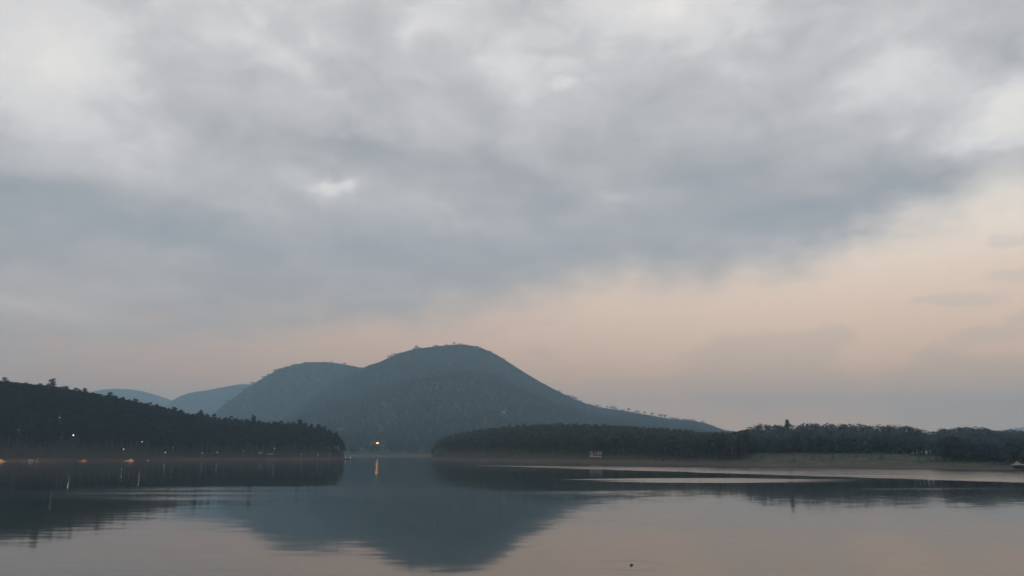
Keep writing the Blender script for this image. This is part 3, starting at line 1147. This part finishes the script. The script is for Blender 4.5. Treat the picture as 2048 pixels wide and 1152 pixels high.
# --- right shore: broad crowns with clear outlines against the sky
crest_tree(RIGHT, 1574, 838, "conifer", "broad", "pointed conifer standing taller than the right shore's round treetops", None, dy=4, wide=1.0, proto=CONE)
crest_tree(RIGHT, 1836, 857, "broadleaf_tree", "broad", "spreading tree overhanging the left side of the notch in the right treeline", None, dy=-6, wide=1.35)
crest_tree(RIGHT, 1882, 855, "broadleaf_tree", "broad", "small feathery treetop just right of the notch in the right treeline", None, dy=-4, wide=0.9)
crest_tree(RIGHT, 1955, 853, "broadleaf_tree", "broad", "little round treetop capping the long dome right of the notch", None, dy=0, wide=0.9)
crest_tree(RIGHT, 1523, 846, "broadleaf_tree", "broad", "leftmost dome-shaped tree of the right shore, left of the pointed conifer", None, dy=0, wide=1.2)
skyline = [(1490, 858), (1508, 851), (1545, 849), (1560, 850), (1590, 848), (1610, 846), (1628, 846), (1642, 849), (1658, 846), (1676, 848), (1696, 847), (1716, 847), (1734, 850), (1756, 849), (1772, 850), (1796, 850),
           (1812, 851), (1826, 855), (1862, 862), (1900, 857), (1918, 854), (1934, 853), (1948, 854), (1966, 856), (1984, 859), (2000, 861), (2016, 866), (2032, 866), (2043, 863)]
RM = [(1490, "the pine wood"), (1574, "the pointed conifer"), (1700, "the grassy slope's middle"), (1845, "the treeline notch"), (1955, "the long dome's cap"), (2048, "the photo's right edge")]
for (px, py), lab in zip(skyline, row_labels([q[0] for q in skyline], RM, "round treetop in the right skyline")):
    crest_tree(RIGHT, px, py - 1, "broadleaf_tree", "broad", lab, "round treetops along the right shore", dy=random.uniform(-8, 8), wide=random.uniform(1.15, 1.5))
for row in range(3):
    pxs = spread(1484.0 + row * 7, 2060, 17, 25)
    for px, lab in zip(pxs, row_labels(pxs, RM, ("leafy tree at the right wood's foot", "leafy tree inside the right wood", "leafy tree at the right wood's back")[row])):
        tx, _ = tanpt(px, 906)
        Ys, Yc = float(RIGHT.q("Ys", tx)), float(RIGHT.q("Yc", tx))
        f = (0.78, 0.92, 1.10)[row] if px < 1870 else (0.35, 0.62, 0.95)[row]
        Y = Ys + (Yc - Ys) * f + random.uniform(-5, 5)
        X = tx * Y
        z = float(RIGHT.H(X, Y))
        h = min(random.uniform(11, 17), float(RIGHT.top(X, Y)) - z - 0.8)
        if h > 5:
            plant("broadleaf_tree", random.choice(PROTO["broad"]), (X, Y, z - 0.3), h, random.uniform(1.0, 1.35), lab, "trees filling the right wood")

# --- mountain ridges: single trees with sky under their crowns
ridge_named = [(1072, 759, "round tree on the mountain's right slope, first bump below the summit"), (1145, 791, "small bushy tree on the mountain's right slope just above its tail"),
               (833, 691, "thin ridge tree left of the mountain summit with sky below its crown"), (908, 684, "twin-topped tree on the mountain summit"), (663, 722, "lone thin tree on the left shoulder's ridge"),
               (690, 725, "last thin tree on the left shoulder before the saddle")]
for px, py, lab in ridge_named:
    hill = SHOULDER if px < 720 else MOUNT
    crest_tree(hill, px, py, "ridge_tree", "umbrella", lab, None, dy=-10, wide=1.3, hmin=16)
pxs = [float(q) + random.uniform(-3, 3) for q in np.arange(1152, 1452, 7.5)]
labs = row_labels(pxs, [(1150, "the small bushy slope tree"), (1215, "the gappy row's left end"), (1280, "the gappy row's middle"), (1345, "the gappy row's right end"), (1430, "the tail's end")], "ridge tree on the mountain's right tail")
for px, lab in zip(pxs, labs):
    thin = 1200 < px < 1345
    crest_tree(MOUNT, px, row_of(MOUNT, px) - (random.uniform(1, 8) if thin else random.uniform(0, 5)), "ridge_tree", "umbrella", lab,
               "trees along the mountain's right tail", dy=random.uniform(-10, 10), wide=random.uniform(0.8, 1.2) if thin else 1.8)
pxs = [float(q) + random.uniform(-4, 4) for q in np.arange(765, 1150, 9.0)]
labs = row_labels(pxs, [(765, "the saddle"), (833, "the thin gap tree"), (908, "the twin-topped summit tree"), (990, "the summit's right end"), (1072, "the round slope tree"), (1145, "the small bushy slope tree")], "ridge tree on the mountain's skyline")
for px, lab in zip(pxs, labs):
    crest_tree(MOUNT, px, row_of(MOUNT, px) - random.choice((-2.0, -1.0, 0.0, 1.0, 2.5)), "ridge_tree", "umbrella", lab,
               "trees along the mountain's skyline", dy=random.uniform(-12, 12), wide=random.uniform(1.7, 2.8))
pxs = [float(q) + random.uniform(-4, 4) for q in np.arange(440, 735, 9.0)]
labs = row_labels(pxs, [(440, "the left hill's crest"), (500, "the far hill's end"), (580, "the slope's top"), (663, "the lone thin tree"), (735, "the saddle")], "ridge tree on the mountain's left shoulder")
for px, lab in zip(pxs, labs):
    crest_tree(SHOULDER, px, row_of(SHOULDER, px) - random.choice((-2.0, -1.0, 0.0, 1.0, 2.5)), "ridge_tree", "umbrella", lab,
               "trees along the left shoulder's skyline", dy=random.uniform(-12, 12), wide=random.uniform(1.7, 2.8))

# --- the woods as masses: nobody could count these crowns


def wood(name, label, hill, t0, t1, step, protos, mat, hrange, wide, dmin=12.0, clear=None, back=0.5, keep=0.97):
    P = []
    tc = np.linspace(t0, t1, 400)
    Y0, Y1 = hill.q("Ys", tc).min() + dmin, (hill.q("Yc", tc) + (hill.q("Yb", tc) - hill.q("Yc", tc)) * back).max()
    Yg = np.arange(Y0, Y1, step)
    for Y in Yg:
        xs = np.arange(t0 * Y, t1 * Y, step)
        if len(xs):
            P.append(np.stack([xs, np.full(len(xs), Y)], 1))
    P = np.concatenate(P)
    P += RNG.uniform(-0.42, 0.42, P.shape) * step
    t = P[:, 0] / P[:, 1]
    Ys, Yc, Yb = hill.q("Ys", t), hill.q("Yc", t), hill.q("Yb", t)
    ok = (P[:, 1] > Ys + dmin) & (P[:, 1] < Yc + (Yb - Yc) * back) & (t > t0) & (t < t1)
    Z = hill.H(P[:, 0], P[:, 1])
    ok &= Z > 1.6
    if clear is not None:
        ok &= ~clear(P[:, 0], P[:, 1], Z)
    P, Z, t = P[ok], Z[ok], t[ok]
    h = RNG.uniform(hrange[0], hrange[1], len(P))
    lim = (CAM_H + hill.q("e", t) * P[:, 1] - Z) * keep
    h = np.minimum(h, np.where(P[:, 1] < hill.q("Yc", t) + 30, lim, h))
    ok = h > hrange[0] * 0.45
    ok &= ~blocks(P[:, 0], P[:, 1], Z, h)
    P, Z, h = P[ok], Z[ok], h[ok]
    which = RNG.integers(0, len(protos), len(P))
    ang = RNG.uniform(0, 6.28, len(P))
    VV, QQ, base = [], [], 0
    for k, (pv, pq) in enumerate(protos):
        s = np.where(which == k)[0]
        if not len(s):
            continue
        c, si = np.cos(ang[s])[:, None], np.sin(ang[s])[:, None]
        hh = h[s][:, None]
        w = hh * RNG.uniform(wide[0], wide[1], len(s))[:, None]
        x = (pv[None, :, 0] * c - pv[None, :, 1] * si) * w + P[s, 0][:, None]
        y = (pv[None, :, 0] * si + pv[None, :, 1] * c) * w + P[s, 1][:, None]
        z = pv[None, :, 2] * hh + Z[s][:, None]
        VV.append(np.stack([x, y, z], -1).reshape(-1, 3))
        QQ.append((pq[None] + (np.arange(len(s)) * len(pv))[:, None, None]).reshape(-1, 4) + base)
        base += len(VV[-1])
    V, Q = np.concatenate(VV), np.concatenate(QQ)
    o = link(bpy.data.objects.new(name, mesh_poly(name, V, Q, mat)))
    tag(o, label, "forest", None, "stuff")
    print(name, len(P), "trees", len(Q), "quads")
    return o


def low(crown, seeds, trunk=True, **kw):
    out = []
    for s in seeds:
        rng = np.random.default_rng(s)
        V, Q = crown(rng, **kw)
        if trunk:
            r = 0.014
            tv = np.array([(-r, 0, -0.03), (r, 0, -0.03), (r * 0.5, 0, 0.9), (-r * 0.5, 0, 0.9), (0, -r, -0.03), (0, r, -0.03), (0, r * 0.5, 0.9), (0, -r * 0.5, 0.9)])
            Q = np.concatenate([Q, np.array([[0, 1, 2, 3], [4, 5, 6, 7]]) + len(V)])
            V = np.concatenate([V, tv])
        out.append((V, Q))
    return out


LOWPINE = low(pine_crown, range(40, 48), nc=9, per=8, size=0.062, bare=0.40)
LOWBROAD = low(broad_crown, range(50, 56), nc=16, per=20, size=0.040, lo=0.10, wide=0.32)
LOWMOUNT = low(broad_crown, range(60, 68), False, nc=8, per=8, size=0.105, lo=0.22, wide=0.36)

wood("pine_wood_left", "dark pine wood covering the left hill down to the red bank", LEFT, tanpt(-260, 900)[0], tanpt(694, 900)[0], 6.6, LOWPINE, M["pine"], (15, 22), (1.0, 1.35), 24.0, back=0.25)
wood("pine_wood_middle", "dark pine wood covering the middle peninsula", RIGHT, tanpt(864, 900)[0], tanpt(1500, 900)[0], 6.4, LOWPINE, M["pine_mid"], (14, 19), (1.05, 1.4), 32.0, back=0.25)
wood("broadleaf_wood_right", "bluish haze-tinted broadleaf wood behind the right shore", RIGHT, tanpt(1485, 900)[0], tanpt(2350, 900)[0], 7.0, LOWBROAD, M["broad"], (11, 17), (1.0, 1.35), 30.0,
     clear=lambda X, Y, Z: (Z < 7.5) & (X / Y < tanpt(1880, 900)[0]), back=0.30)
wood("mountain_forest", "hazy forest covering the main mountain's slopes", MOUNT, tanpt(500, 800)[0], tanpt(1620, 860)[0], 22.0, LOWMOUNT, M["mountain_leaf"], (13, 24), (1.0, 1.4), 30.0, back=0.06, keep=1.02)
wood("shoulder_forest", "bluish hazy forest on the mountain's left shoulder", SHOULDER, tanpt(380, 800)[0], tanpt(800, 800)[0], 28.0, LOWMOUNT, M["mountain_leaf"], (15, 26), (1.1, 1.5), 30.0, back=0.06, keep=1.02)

SCRUB = low(broad_crown, range(80, 85), False, nc=6, per=9, size=0.11, lo=0.05, wide=0.55)


def scrub(name, label, hill, a, b, mat, near, far, step, share, hr):
    before = RNG.random((400, 400))
    thin = lambda X, Y, Z: (before[(np.abs(X * 1.7).astype(int)) % 400, (np.abs(Y * 1.3).astype(int)) % 400] > share) | (Y > hill.q("Ys", X / Y) + far)
    o = wood(name, label, hill, tanpt(a, 906)[0], tanpt(b, 906)[0], step, SCRUB, mat, hr, (0.9, 1.6), near, clear=thin, back=0.0)
    o["category"] = "bushes"


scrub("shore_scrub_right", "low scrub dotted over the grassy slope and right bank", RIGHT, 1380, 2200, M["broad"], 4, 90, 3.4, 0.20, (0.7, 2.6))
scrub("shore_scrub_middle", "low scrub along the middle peninsula's brown bank", RIGHT, 866, 1400, M["pine_mid"], 8, 34, 3.4, 0.22, (0.7, 2.4))
scrub("shore_scrub_left", "low scrub along the left shore's red bank", LEFT, -200, 690, M["pine"], 8, 34, 3.6, 0.22, (0.8, 2.6))

# ------------------------------------------------------------------ lamps on the left shore
LAMP_MATS = [glowing("lamp_glow_%s" % k, c, s) for k, c, s in (("faintest", (0.80, 0.86, 0.95), 0.5), ("faint", (0.95, 0.95, 0.95), 1.9), ("clear", (1.0, 0.96, 0.86), 4.2), ("brightest", (1.0, 0.97, 0.90), 13.0))]
lamp_pole = MB().tube([(0, 0, -0.5), (0, 0, 2.5), (0, 0, 5.2)], [0.11, 0.08, 0.06], 6).mesh("pole", M["pole"])
lamp_base = MB().lathe((0, 0, 0), [(0.26, -0.4), (0.26, 0.25), (0.16, 0.45)], 8).mesh("base", M["pole"])
lamp_arm = MB().tube([(0, 0, 5.15), (0, -0.25, 5.45), (0, -0.6, 5.55)], [0.05, 0.045, 0.04], 5).mesh("arm", M["pole"])
lamp_cap = MB().lathe((0, -0.7, 5.5), [(0.34, 0.25), (0.30, 0.34), (0.05, 0.42)], 8).mesh("cap", M["pole"])
globe_prof = [(0.06, -0.33), (0.22, -0.27), (0.33, -0.1), (0.35, 0.05), (0.28, 0.2), (0.15, 0.25)]
lamp_globe = [MB().lathe((0, -0.7, 5.5), globe_prof, 10).mesh("globe", m, True) for m in LAMP_MATS]


def street_lamp(loc, scale_z, bright, label, group):
    r = empty("street_lamp", loc, 0, (1, 1, scale_z))
    tag(r, label, "lamp", group)
    for nm, me in (("pole", lamp_pole), ("base", lamp_base), ("arm", lamp_arm), ("cap", lamp_cap), ("globe", lamp_globe[bright])):
        link(bpy.data.objects.new(nm, me), r)
    return r


for px, py, br, lab in LAMPS:
    p, gap = hit(LEFT, px, py, 5.5)
    street_lamp(p, max(gap, 2.5) / 5.5, br, lab, "lamps along the left shore")

# ------------------------------------------------------------------ lit house and lamp across the channel
p, gap = hit(MOUNT, 755, 887, 1.0)
house = tag(empty("lit_house", p), "small house glowing orange on the far shore of the channel", "house")
MB().box((0, 0, 1.2), (7.5, 6, 5.2)).build("wall", M["wall_cream"], house)
MB().poly([(-4.4, -3.9, 3.8), (4.4, -3.9, 3.8), (4.4, 3.9, 3.8), (-4.4, 3.9, 3.8), (-4.4, 0, 6.4), (4.4, 0, 6.4)],
          [(0, 1, 5, 4), (2, 3, 4, 5), (0, 4, 3), (1, 2, 5), (3, 2, 1, 0)]).build("roof", M["hull_dark"], house)
for k, (x, w) in enumerate(((-1.7, 1.5), (1.3, 2.6))):
    wi = MB().box((x, -3.03, 2.2), (w, 0.06, 1.7)).build("window", M["lamp_warm"], house)
    MB().box((x, -3.08, 2.2), (0.10, 0.08, 2.3)).box((x, -3.09, 1.05), (w + 0.2, 0.12, 0.12)).build("frame", M["wood"], wi)
p, gap = hit(MOUNT, 740, 887, 5.5)
street_lamp(p, 1.0, 3, "small pale lamp left of the glowing orange house across the channel", None)

# ------------------------------------------------------------------ houses on the mountain


def cottage(px, py, w, dep, hw, rise, hill, label, wallm, roofm, rz=0.0):
    p, gap = hit(hill, px, py, 2.5)
    r = tag(empty("cottage", p, rz), label, "house")
    MB().box((0, 0, hw / 2 - 1), (w, dep, hw + 2)).build("wall", wallm, r)
    a, b = w / 2 + 0.7, dep / 2 + 0.8
    MB().poly([(-a, -b, hw - 0.3), (a, -b, hw - 0.3), (a, b, hw - 0.3), (-a, b, hw - 0.3), (-a, 0, hw + rise), (a, 0, hw + rise)],
              [(0, 1, 5, 4), (2, 3, 4, 5), (0, 4, 3), (1, 2, 5), (3, 2, 1, 0)]).build("roof", roofm, r)
    for k in range(3):
        x = (k - 1) * w * 0.3
        if k == 1:
            d = MB().box((x, -dep / 2 - 0.03, 1.1), (1.1, 0.06, 2.2)).build("door", M["wood"], r)
        else:
            wi = MB().box((x, -dep / 2 - 0.03, 1.7), (1.6, 0.06, 1.3)).build("window", M["window"], r)
            MB().box((x, -dep / 2 - 0.08, 1.0), (1.8, 0.1, 0.1)).build("sill", M["wall_cream"], wi)
    return r


cottage(683, 858, 17, 9, 2.6, 3.8, MOUNT, "pale-roofed house on the mountain foot above the left point's tip", M["wood"], M["roof_pale"], 0.35)
cottage(1007, 825, 9, 8, 4.0, 2.6, MOUNT, "small pale house low on the mountain above the middle peninsula", M["wall_cream"], M["roof_pale"], -0.2)

# ------------------------------------------------------------------ letter sign on the middle peninsula's bank
tx, _ = tanpt(1191, 906)
sy = float(RIGHT.q("Ys", tx)) + 9.0
sp = Vector((tx * sy, sy, float(RIGHT.H(tx * sy, sy))))
sign = tag(empty("letter_sign", sp, 0.0), "free-standing letter sign with red middle letter on the brown bank", "sign")
zs = CAM_H - sp.z                          # the letters straddle eye level
px_m = sy / F


def letter(name, strokes, x0, z0, w, h, mat, depth=0.35, th=None):
    mb = MB()
    th = th or w * 0.24
    for (ax, az_, bx, bz) in strokes:
        a, b = Vector((x0 + ax * w, 0, z0 + az_ * h)), Vector((x0 + bx * w, 0, z0 + bz * h))
        d = (b - a).normalized()
        q = Vector((-d.z, 0, d.x)) * th / 2
        a, b = a - d * th * 0.45, b + d * th * 0.45
        dep = Vector((0, depth / 2, 0))
        vs = [a - q - dep, b - q - dep, b + q - dep, a + q - dep, a - q + dep, b - q + dep, b + q + dep, a + q + dep]
        mb.poly(vs, [(0, 1, 2, 3), (7, 6, 5, 4), (0, 4, 5, 1), (1, 5, 6, 2), (2, 6, 7, 3), (3, 7, 4, 0)])
    return mb.build(name, mat, sign)


S_ = [(1, 0.97, 0.05, 0.97), (0.0, 0.95, 0.0, 0.55), (0.05, 0.5, 0.95, 0.5), (1, 0.45, 1, 0.05), (0.95, 0.0, 0, 0.0)]
A_ = [(0, 0, 0.5, 1), (0.5, 1, 1, 0), (0.25, 0.36, 0.75, 0.36)]
M_ = [(0, 0, 0.0, 1), (0.02, 1, 0.5, 0.3), (0.5, 0.3, 0.98, 1), (1, 1, 1, 0)]
zt = (HORIZON - 903.5) * px_m + zs
zb_ = (HORIZON - 909.5) * px_m + zs
hl = zt - zb_
letter("letter", S_, -4.6, zb_, 1.9, hl, M["sign_grey"])
letter("letter", A_, -1.7, zb_, 2.5, hl, M["sign_red"], th=0.75)
letter("letter", M_, 1.9, zb_, 2.8, hl, M["sign_teal"])
# the line below is too small to read in the photograph: a run of short upright strokes
zl = (HORIZON - 914.2) * px_m + zs
for k in range(11):
    x = -4.9 + k * 0.93
    up = 0.35 if k < 3 else 0.0
    pat = [[(0, 0, 0, 1), (0, 1, 1, 1)], [(0, 0, 0, 1), (0, 0, 1, 0), (1, 0, 1, 1)], [(0, 1, 0.5, 0.4), (1, 1, 0.5, 0.4), (0.5, 0.4, 0.5, 0)]][k % 3]
    letter("letter_small", pat, x, zl + up, 0.55, 0.95, M["sign_white"], 0.2, 0.22)
fr = MB()
for x in (-4.8, -1.6, 1.6, 4.8):
    fr.tube([(x, 0.45, -0.6), (x, 0.45, zt)], 0.07, 5)
for z in (zl - 0.05, zb_ - 0.25, zt - 0.3):
    fr.box((0, 0.36, z), (10.4, 0.09, 0.09))
fr.build("support_frame", M["pole"], sign)

# ------------------------------------------------------------------ boats and raft
def hull_mb(L, W, D):
    vs, fs = [], []
    prof = [(-0.5, 0.75), (-0.3, 0.95), (0.0, 1.0), (0.25, 0.85), (0.4, 0.5), (0.5, 0.06)]
    for x, w in prof:
        b = W / 2 * w
        sh = D * (0.75 + 0.9 * max(0, x) ** 1.5 * 2)
        vs += [(x * L, -b, sh), (x * L, -b * 0.7, -0.22), (x * L, b * 0.7, -0.22), (x * L, b, sh), (x * L, b * 0.82, sh - 0.04), (x * L, b * 0.5, 0.02), (x * L, -b * 0.5, 0.02), (x * L, -b * 0.82, sh - 0.04)]
    n = 8
    for i in range(len(prof) - 1):
        for j in range(n):
            j2 = (j + 1) % n
            fs.append((i * n + j, (i + 1) * n + j, (i + 1) * n + j2, i * n + j2))
    fs += [(0, 1, 6, 7), (1, 2, 5, 6), (2, 3, 4, 5)]
    m = (len(prof) - 1) * n
    fs += [(m + 7, m + 6, m + 1, m), (m + 6, m + 5, m + 2, m + 1), (m + 5, m + 4, m + 3, m + 2)]
    return MB().poly(vs, fs)


def boat(px, out, L, rz, label, lit, group=None, roof=True):
    c = at_shore(LEFT, px, out)
    r = tag(empty("boat", c, rz), label, "boat", group)
    hull_mb(L, L * 0.26, 0.75).build("hull", M["hull_dark"], r)
    MB().box((-L * 0.1, 0, 0.45), (L * 0.12, L * 0.2, 0.06)).box((-L * 0.32, 0, 0.45), (L * 0.1, L * 0.18, 0.06)).build("seat", M["wood"], r)
    if roof:
        rf = MB().box((-L * 0.12, 0, 1.95), (L * 0.5, L * 0.25, 0.08)).build("canopy", M["canvas"], r)
        for sx in (-0.34, 0.1):
            for syy in (-0.1, 0.1):
                MB().tube([(L * sx, L * syy, 0.35), (L * sx, L * syy, 1.92)], 0.035, 5).build("post", M["pole"], r)
    if lit:
        MB().lathe((L * 0.12, 0, 2.3), globe_prof, 8).build("lamp", LAMP_MATS[1], r, True)
    return r


boat(690, 10, 6.5, 0.2, "small boat with a lamp off the point's tip, left of two", True, "boats at the point's tip")
boat(700.5, 16, 6.5, -0.3, "small boat with a lamp off the point's tip, right of two", True, "boats at the point's tip")
boat(683, 6, 5.0, 0.1, "low open boat moored against the end of the point", False, "boats at the point's tip", False)

c = at_shore(LEFT, 66, 7)
raft = tag(empty("moored_raft", c, 0.05), "grey raft with two upright posts moored at the left shore", "raft")
MB().box((0, 0, 0.28), (15, 4.5, 0.28)).build("deck", M["hull"], raft)
for x in (-5.5, 0, 5.5):
    MB().tube([(x, -2.4, 0.0), (x, 2.4, 0.0)], 0.28, 8).build("float", M["hull_dark"], raft)
for x, hgt in ((-2.0, 3.0), (4.6, 3.4)):
    MB().tube([(x, 0, 0.3), (x, 0, hgt)], 0.12, 6).build("post", M["white_paint"], raft)
cb = MB().box((-1.6, 0.6, 1.2), (3.4, 2.2, 1.5)).build("cabin", M["canvas"], raft)
MB().box((-1.6, 0.6, 2.02), (4.0, 2.8, 0.12)).build("roof", M["hull"], cb)

# ------------------------------------------------------------------ orange clay mounds left bare at the water line
def mound(px, py, L, W, Hh, peak, label, mat=None):
    c = at_shore(LEFT, px, 1.5)
    nu, nv = 30, 12
    rng = np.random.default_rng(int(px) + 3)
    V, Q = [], []
    for i in range(nu):
        u = i / (nu - 1) * 2 - 1
        ww = W * (1 - abs(u) ** 2.2) * (0.55 + 0.45 * math.exp(-((u - peak) / 0.35) ** 2)) + 0.05
        hh = Hh * (0.22 * (1 - u * u) + 0.85 * math.exp(-((u - peak) / 0.26) ** 2) * (1 - u ** 6)) + 0.05 * rng.uniform(-1, 1)
        for j in range(nv):
            v = j / (nv - 1) * 2 - 1
            V.append((u * L / 2, v * ww, -0.5 + (hh + 0.5) * (1 - v * v) ** 0.7 + 0.10 * rng.uniform(-1, 1)))
    i = np.arange(nu * nv).reshape(nu, nv)
    Q = np.stack([i[:-1, :-1], i[1:, :-1], i[1:, 1:], i[:-1, 1:]], -1).reshape(-1, 4)
    o = link(bpy.data.objects.new("clay_mound", mesh_poly("clay_mound", V, Q, mat or M["orange_clay"], True)))
    o.location = c
    return tag(o, label, "mound", "bare clay mounds at the left shore's water line")


mound(2, 921.8, 14, 3.0, 2.2, 0.1, "orange clay mound cut by the photo's left edge")
mound(166, 921.6, 14, 2.6, 2.0, 0.25, "dull reddish clay mound right of the moored raft", M["red_clay"])
mound(255, 921.4, 15.5, 2.8, 2.3, 0.55, "largest and brightest orange clay mound on the left shore")

c = at_shore(LEFT, 297, 3)
buoy = tag(empty("buoy", c), "small pale buoy at the water's edge right of the largest clay mound", "buoy")
MB().lathe((0, 0, 0), [(0.25, -0.3), (0.55, 0.0), (0.55, 0.35), (0.2, 0.6)], 10).build("float", M["white_paint"], buoy, True)
MB().tube([(0, 0, 0.5), (0, 0, 1.3)], 0.06, 5).build("post", M["pole"], buoy)

# ------------------------------------------------------------------ pale tents on the left shore
def tent(px, py, L, W, Hh, label):
    p, gap = hit(LEFT, px, py, 0.2)
    p.y -= 3
    p.z = float(LEFT.H(p.x, p.y))
    r = tag(empty("tent", p, 0.1), label, "tent", "pale tents on the left shore")
    a, b = L / 2, W / 2
    MB().poly([(-a, -b, 0), (a, -b, 0), (a, b, 0), (-a, b, 0), (-a * 0.9, 0, Hh), (a * 0.9, 0, Hh)],
              [(0, 1, 5, 4), (2, 3, 4, 5), (0, 4, 3), (1, 2, 5)]).build("fly_sheet", M["canvas_dull"], r)
    MB().tube([(-a * 0.9, 0, -0.1), (-a * 0.9, 0, Hh + 0.15)], 0.05, 5).build("pole", M["wood"], r)
    MB().tube([(a * 0.9, 0, -0.1), (a * 0.9, 0, Hh + 0.15)], 0.05, 5).build("pole", M["wood"], r)


tent(522, 907, 4.5, 4, 3.0, "taller of the two pale tents on the left shore")
tent(542, 908.5, 7.5, 4, 1.7, "low long pale tent right of the taller tent on the left shore")

# ------------------------------------------------------------------ huts at the right edge
def hut(px, out, W, label):
    c = at_shore(RIGHT, px, out)
    r = tag(empty("waterside_hut", c, -0.35), label, "hut", "huts at the right edge")
    a = W / 2
    MB().box((0, 0, 0.55), (W * 0.95, W * 0.95, 0.22)).build("deck", M["wood"], r)
    for sx in (-1, 1):
        for s2 in (-1, 1):
            MB().tube([(sx * a * 0.85, s2 * a * 0.85, -1.5), (sx * a * 0.85, s2 * a * 0.85, 2.6)], 0.09, 6).build("post", M["wood"], r)
    e, zz = a * 1.18, 2.35
    rf = MB().poly([(-e, -e, zz), (e, -e, zz), (e, e, zz), (-e, e, zz), (-e * 0.45, -e * 0.45, zz + 0.75), (e * 0.45, -e * 0.45, zz + 0.75), (e * 0.45, e * 0.45, zz + 0.75), (-e * 0.45, e * 0.45, zz + 0.75), (0, 0, zz + 1.9)],
                   [(0, 1, 5, 4), (1, 2, 6, 5), (2, 3, 7, 6), (3, 0, 4, 7), (4, 5, 8), (5, 6, 8), (6, 7, 8), (7, 4, 8), (3, 2, 1, 0)]).build("roof", M["roof_pale"], r)
    MB().lathe((0, 0, zz + 1.85), [(0.12, 0), (0.16, 0.15), (0.03, 0.4)], 6).build("finial", M["wood"], rf)
    MB().box((0, a * 0.8, 1.4), (W * 0.8, 0.08, 1.5)).box((a * 0.8, 0, 1.4), (0.08, W * 0.8 - 0.2, 1.5)).build("screen_wall", M["hull_dark"], r)
    MB().box((0, -a * 0.88, 1.25), (W * 0.85, 0.07, 0.07)).box((-a * 0.88, 0, 1.25), (0.07, W * 0.85, 0.07)).build("railing", M["wood"], r)


hut(2032, 2, 4.0, "pale peaked-roof hut by the water at the photo's right edge")
hut(2053, 2, 4.2, "second peaked-roof hut, half cut off by the photo's right edge")

# ------------------------------------------------------------------ driftwood in the near water
c = on_water(1263, 1130.5)
dw = tag(empty("driftwood", c, 0.4), "small dark snag of driftwood floating in the near water", "driftwood")
MB().tube([(-0.16, 0, -0.03), (-0.05, 0.02, 0.05), (0.08, 0.0, 0.03), (0.17, -0.02, -0.04)], [0.02, 0.05, 0.045, 0.02], 7).build("stem", M["hull_dark"], dw)
MB().tube([(-0.03, 0.01, 0.05), (-0.01, 0.03, 0.12), (0.05, 0.05, 0.17)], [0.028, 0.02, 0.008], 5).build("twig", M["hull_dark"], dw)

# ------------------------------------------------------------------ haze
hz = bpy.data.materials.new("haze_air")
hz.use_nodes = True
hn = N(hz.node_tree)
hz.node_tree.nodes.clear()
ho = hn.add("ShaderNodeOutputMaterial")
hv = hn.add("ShaderNodeVolumePrincipled")
hv.inputs["Color"].default_value = (0.52, 0.79, 1.0, 1)
hv.inputs["Density"].default_value = 0.000136
hv.inputs["Anisotropy"].default_value = 0.0
hn.link(hv.outputs[0], ho.inputs["Volume"])
hb = MB().box((0, 6700, 440), (22400, 14200, 892)).build("haze", hz)
tag(hb, kind="stuff", label="pale blue evening haze over the whole lake", cat="haze")
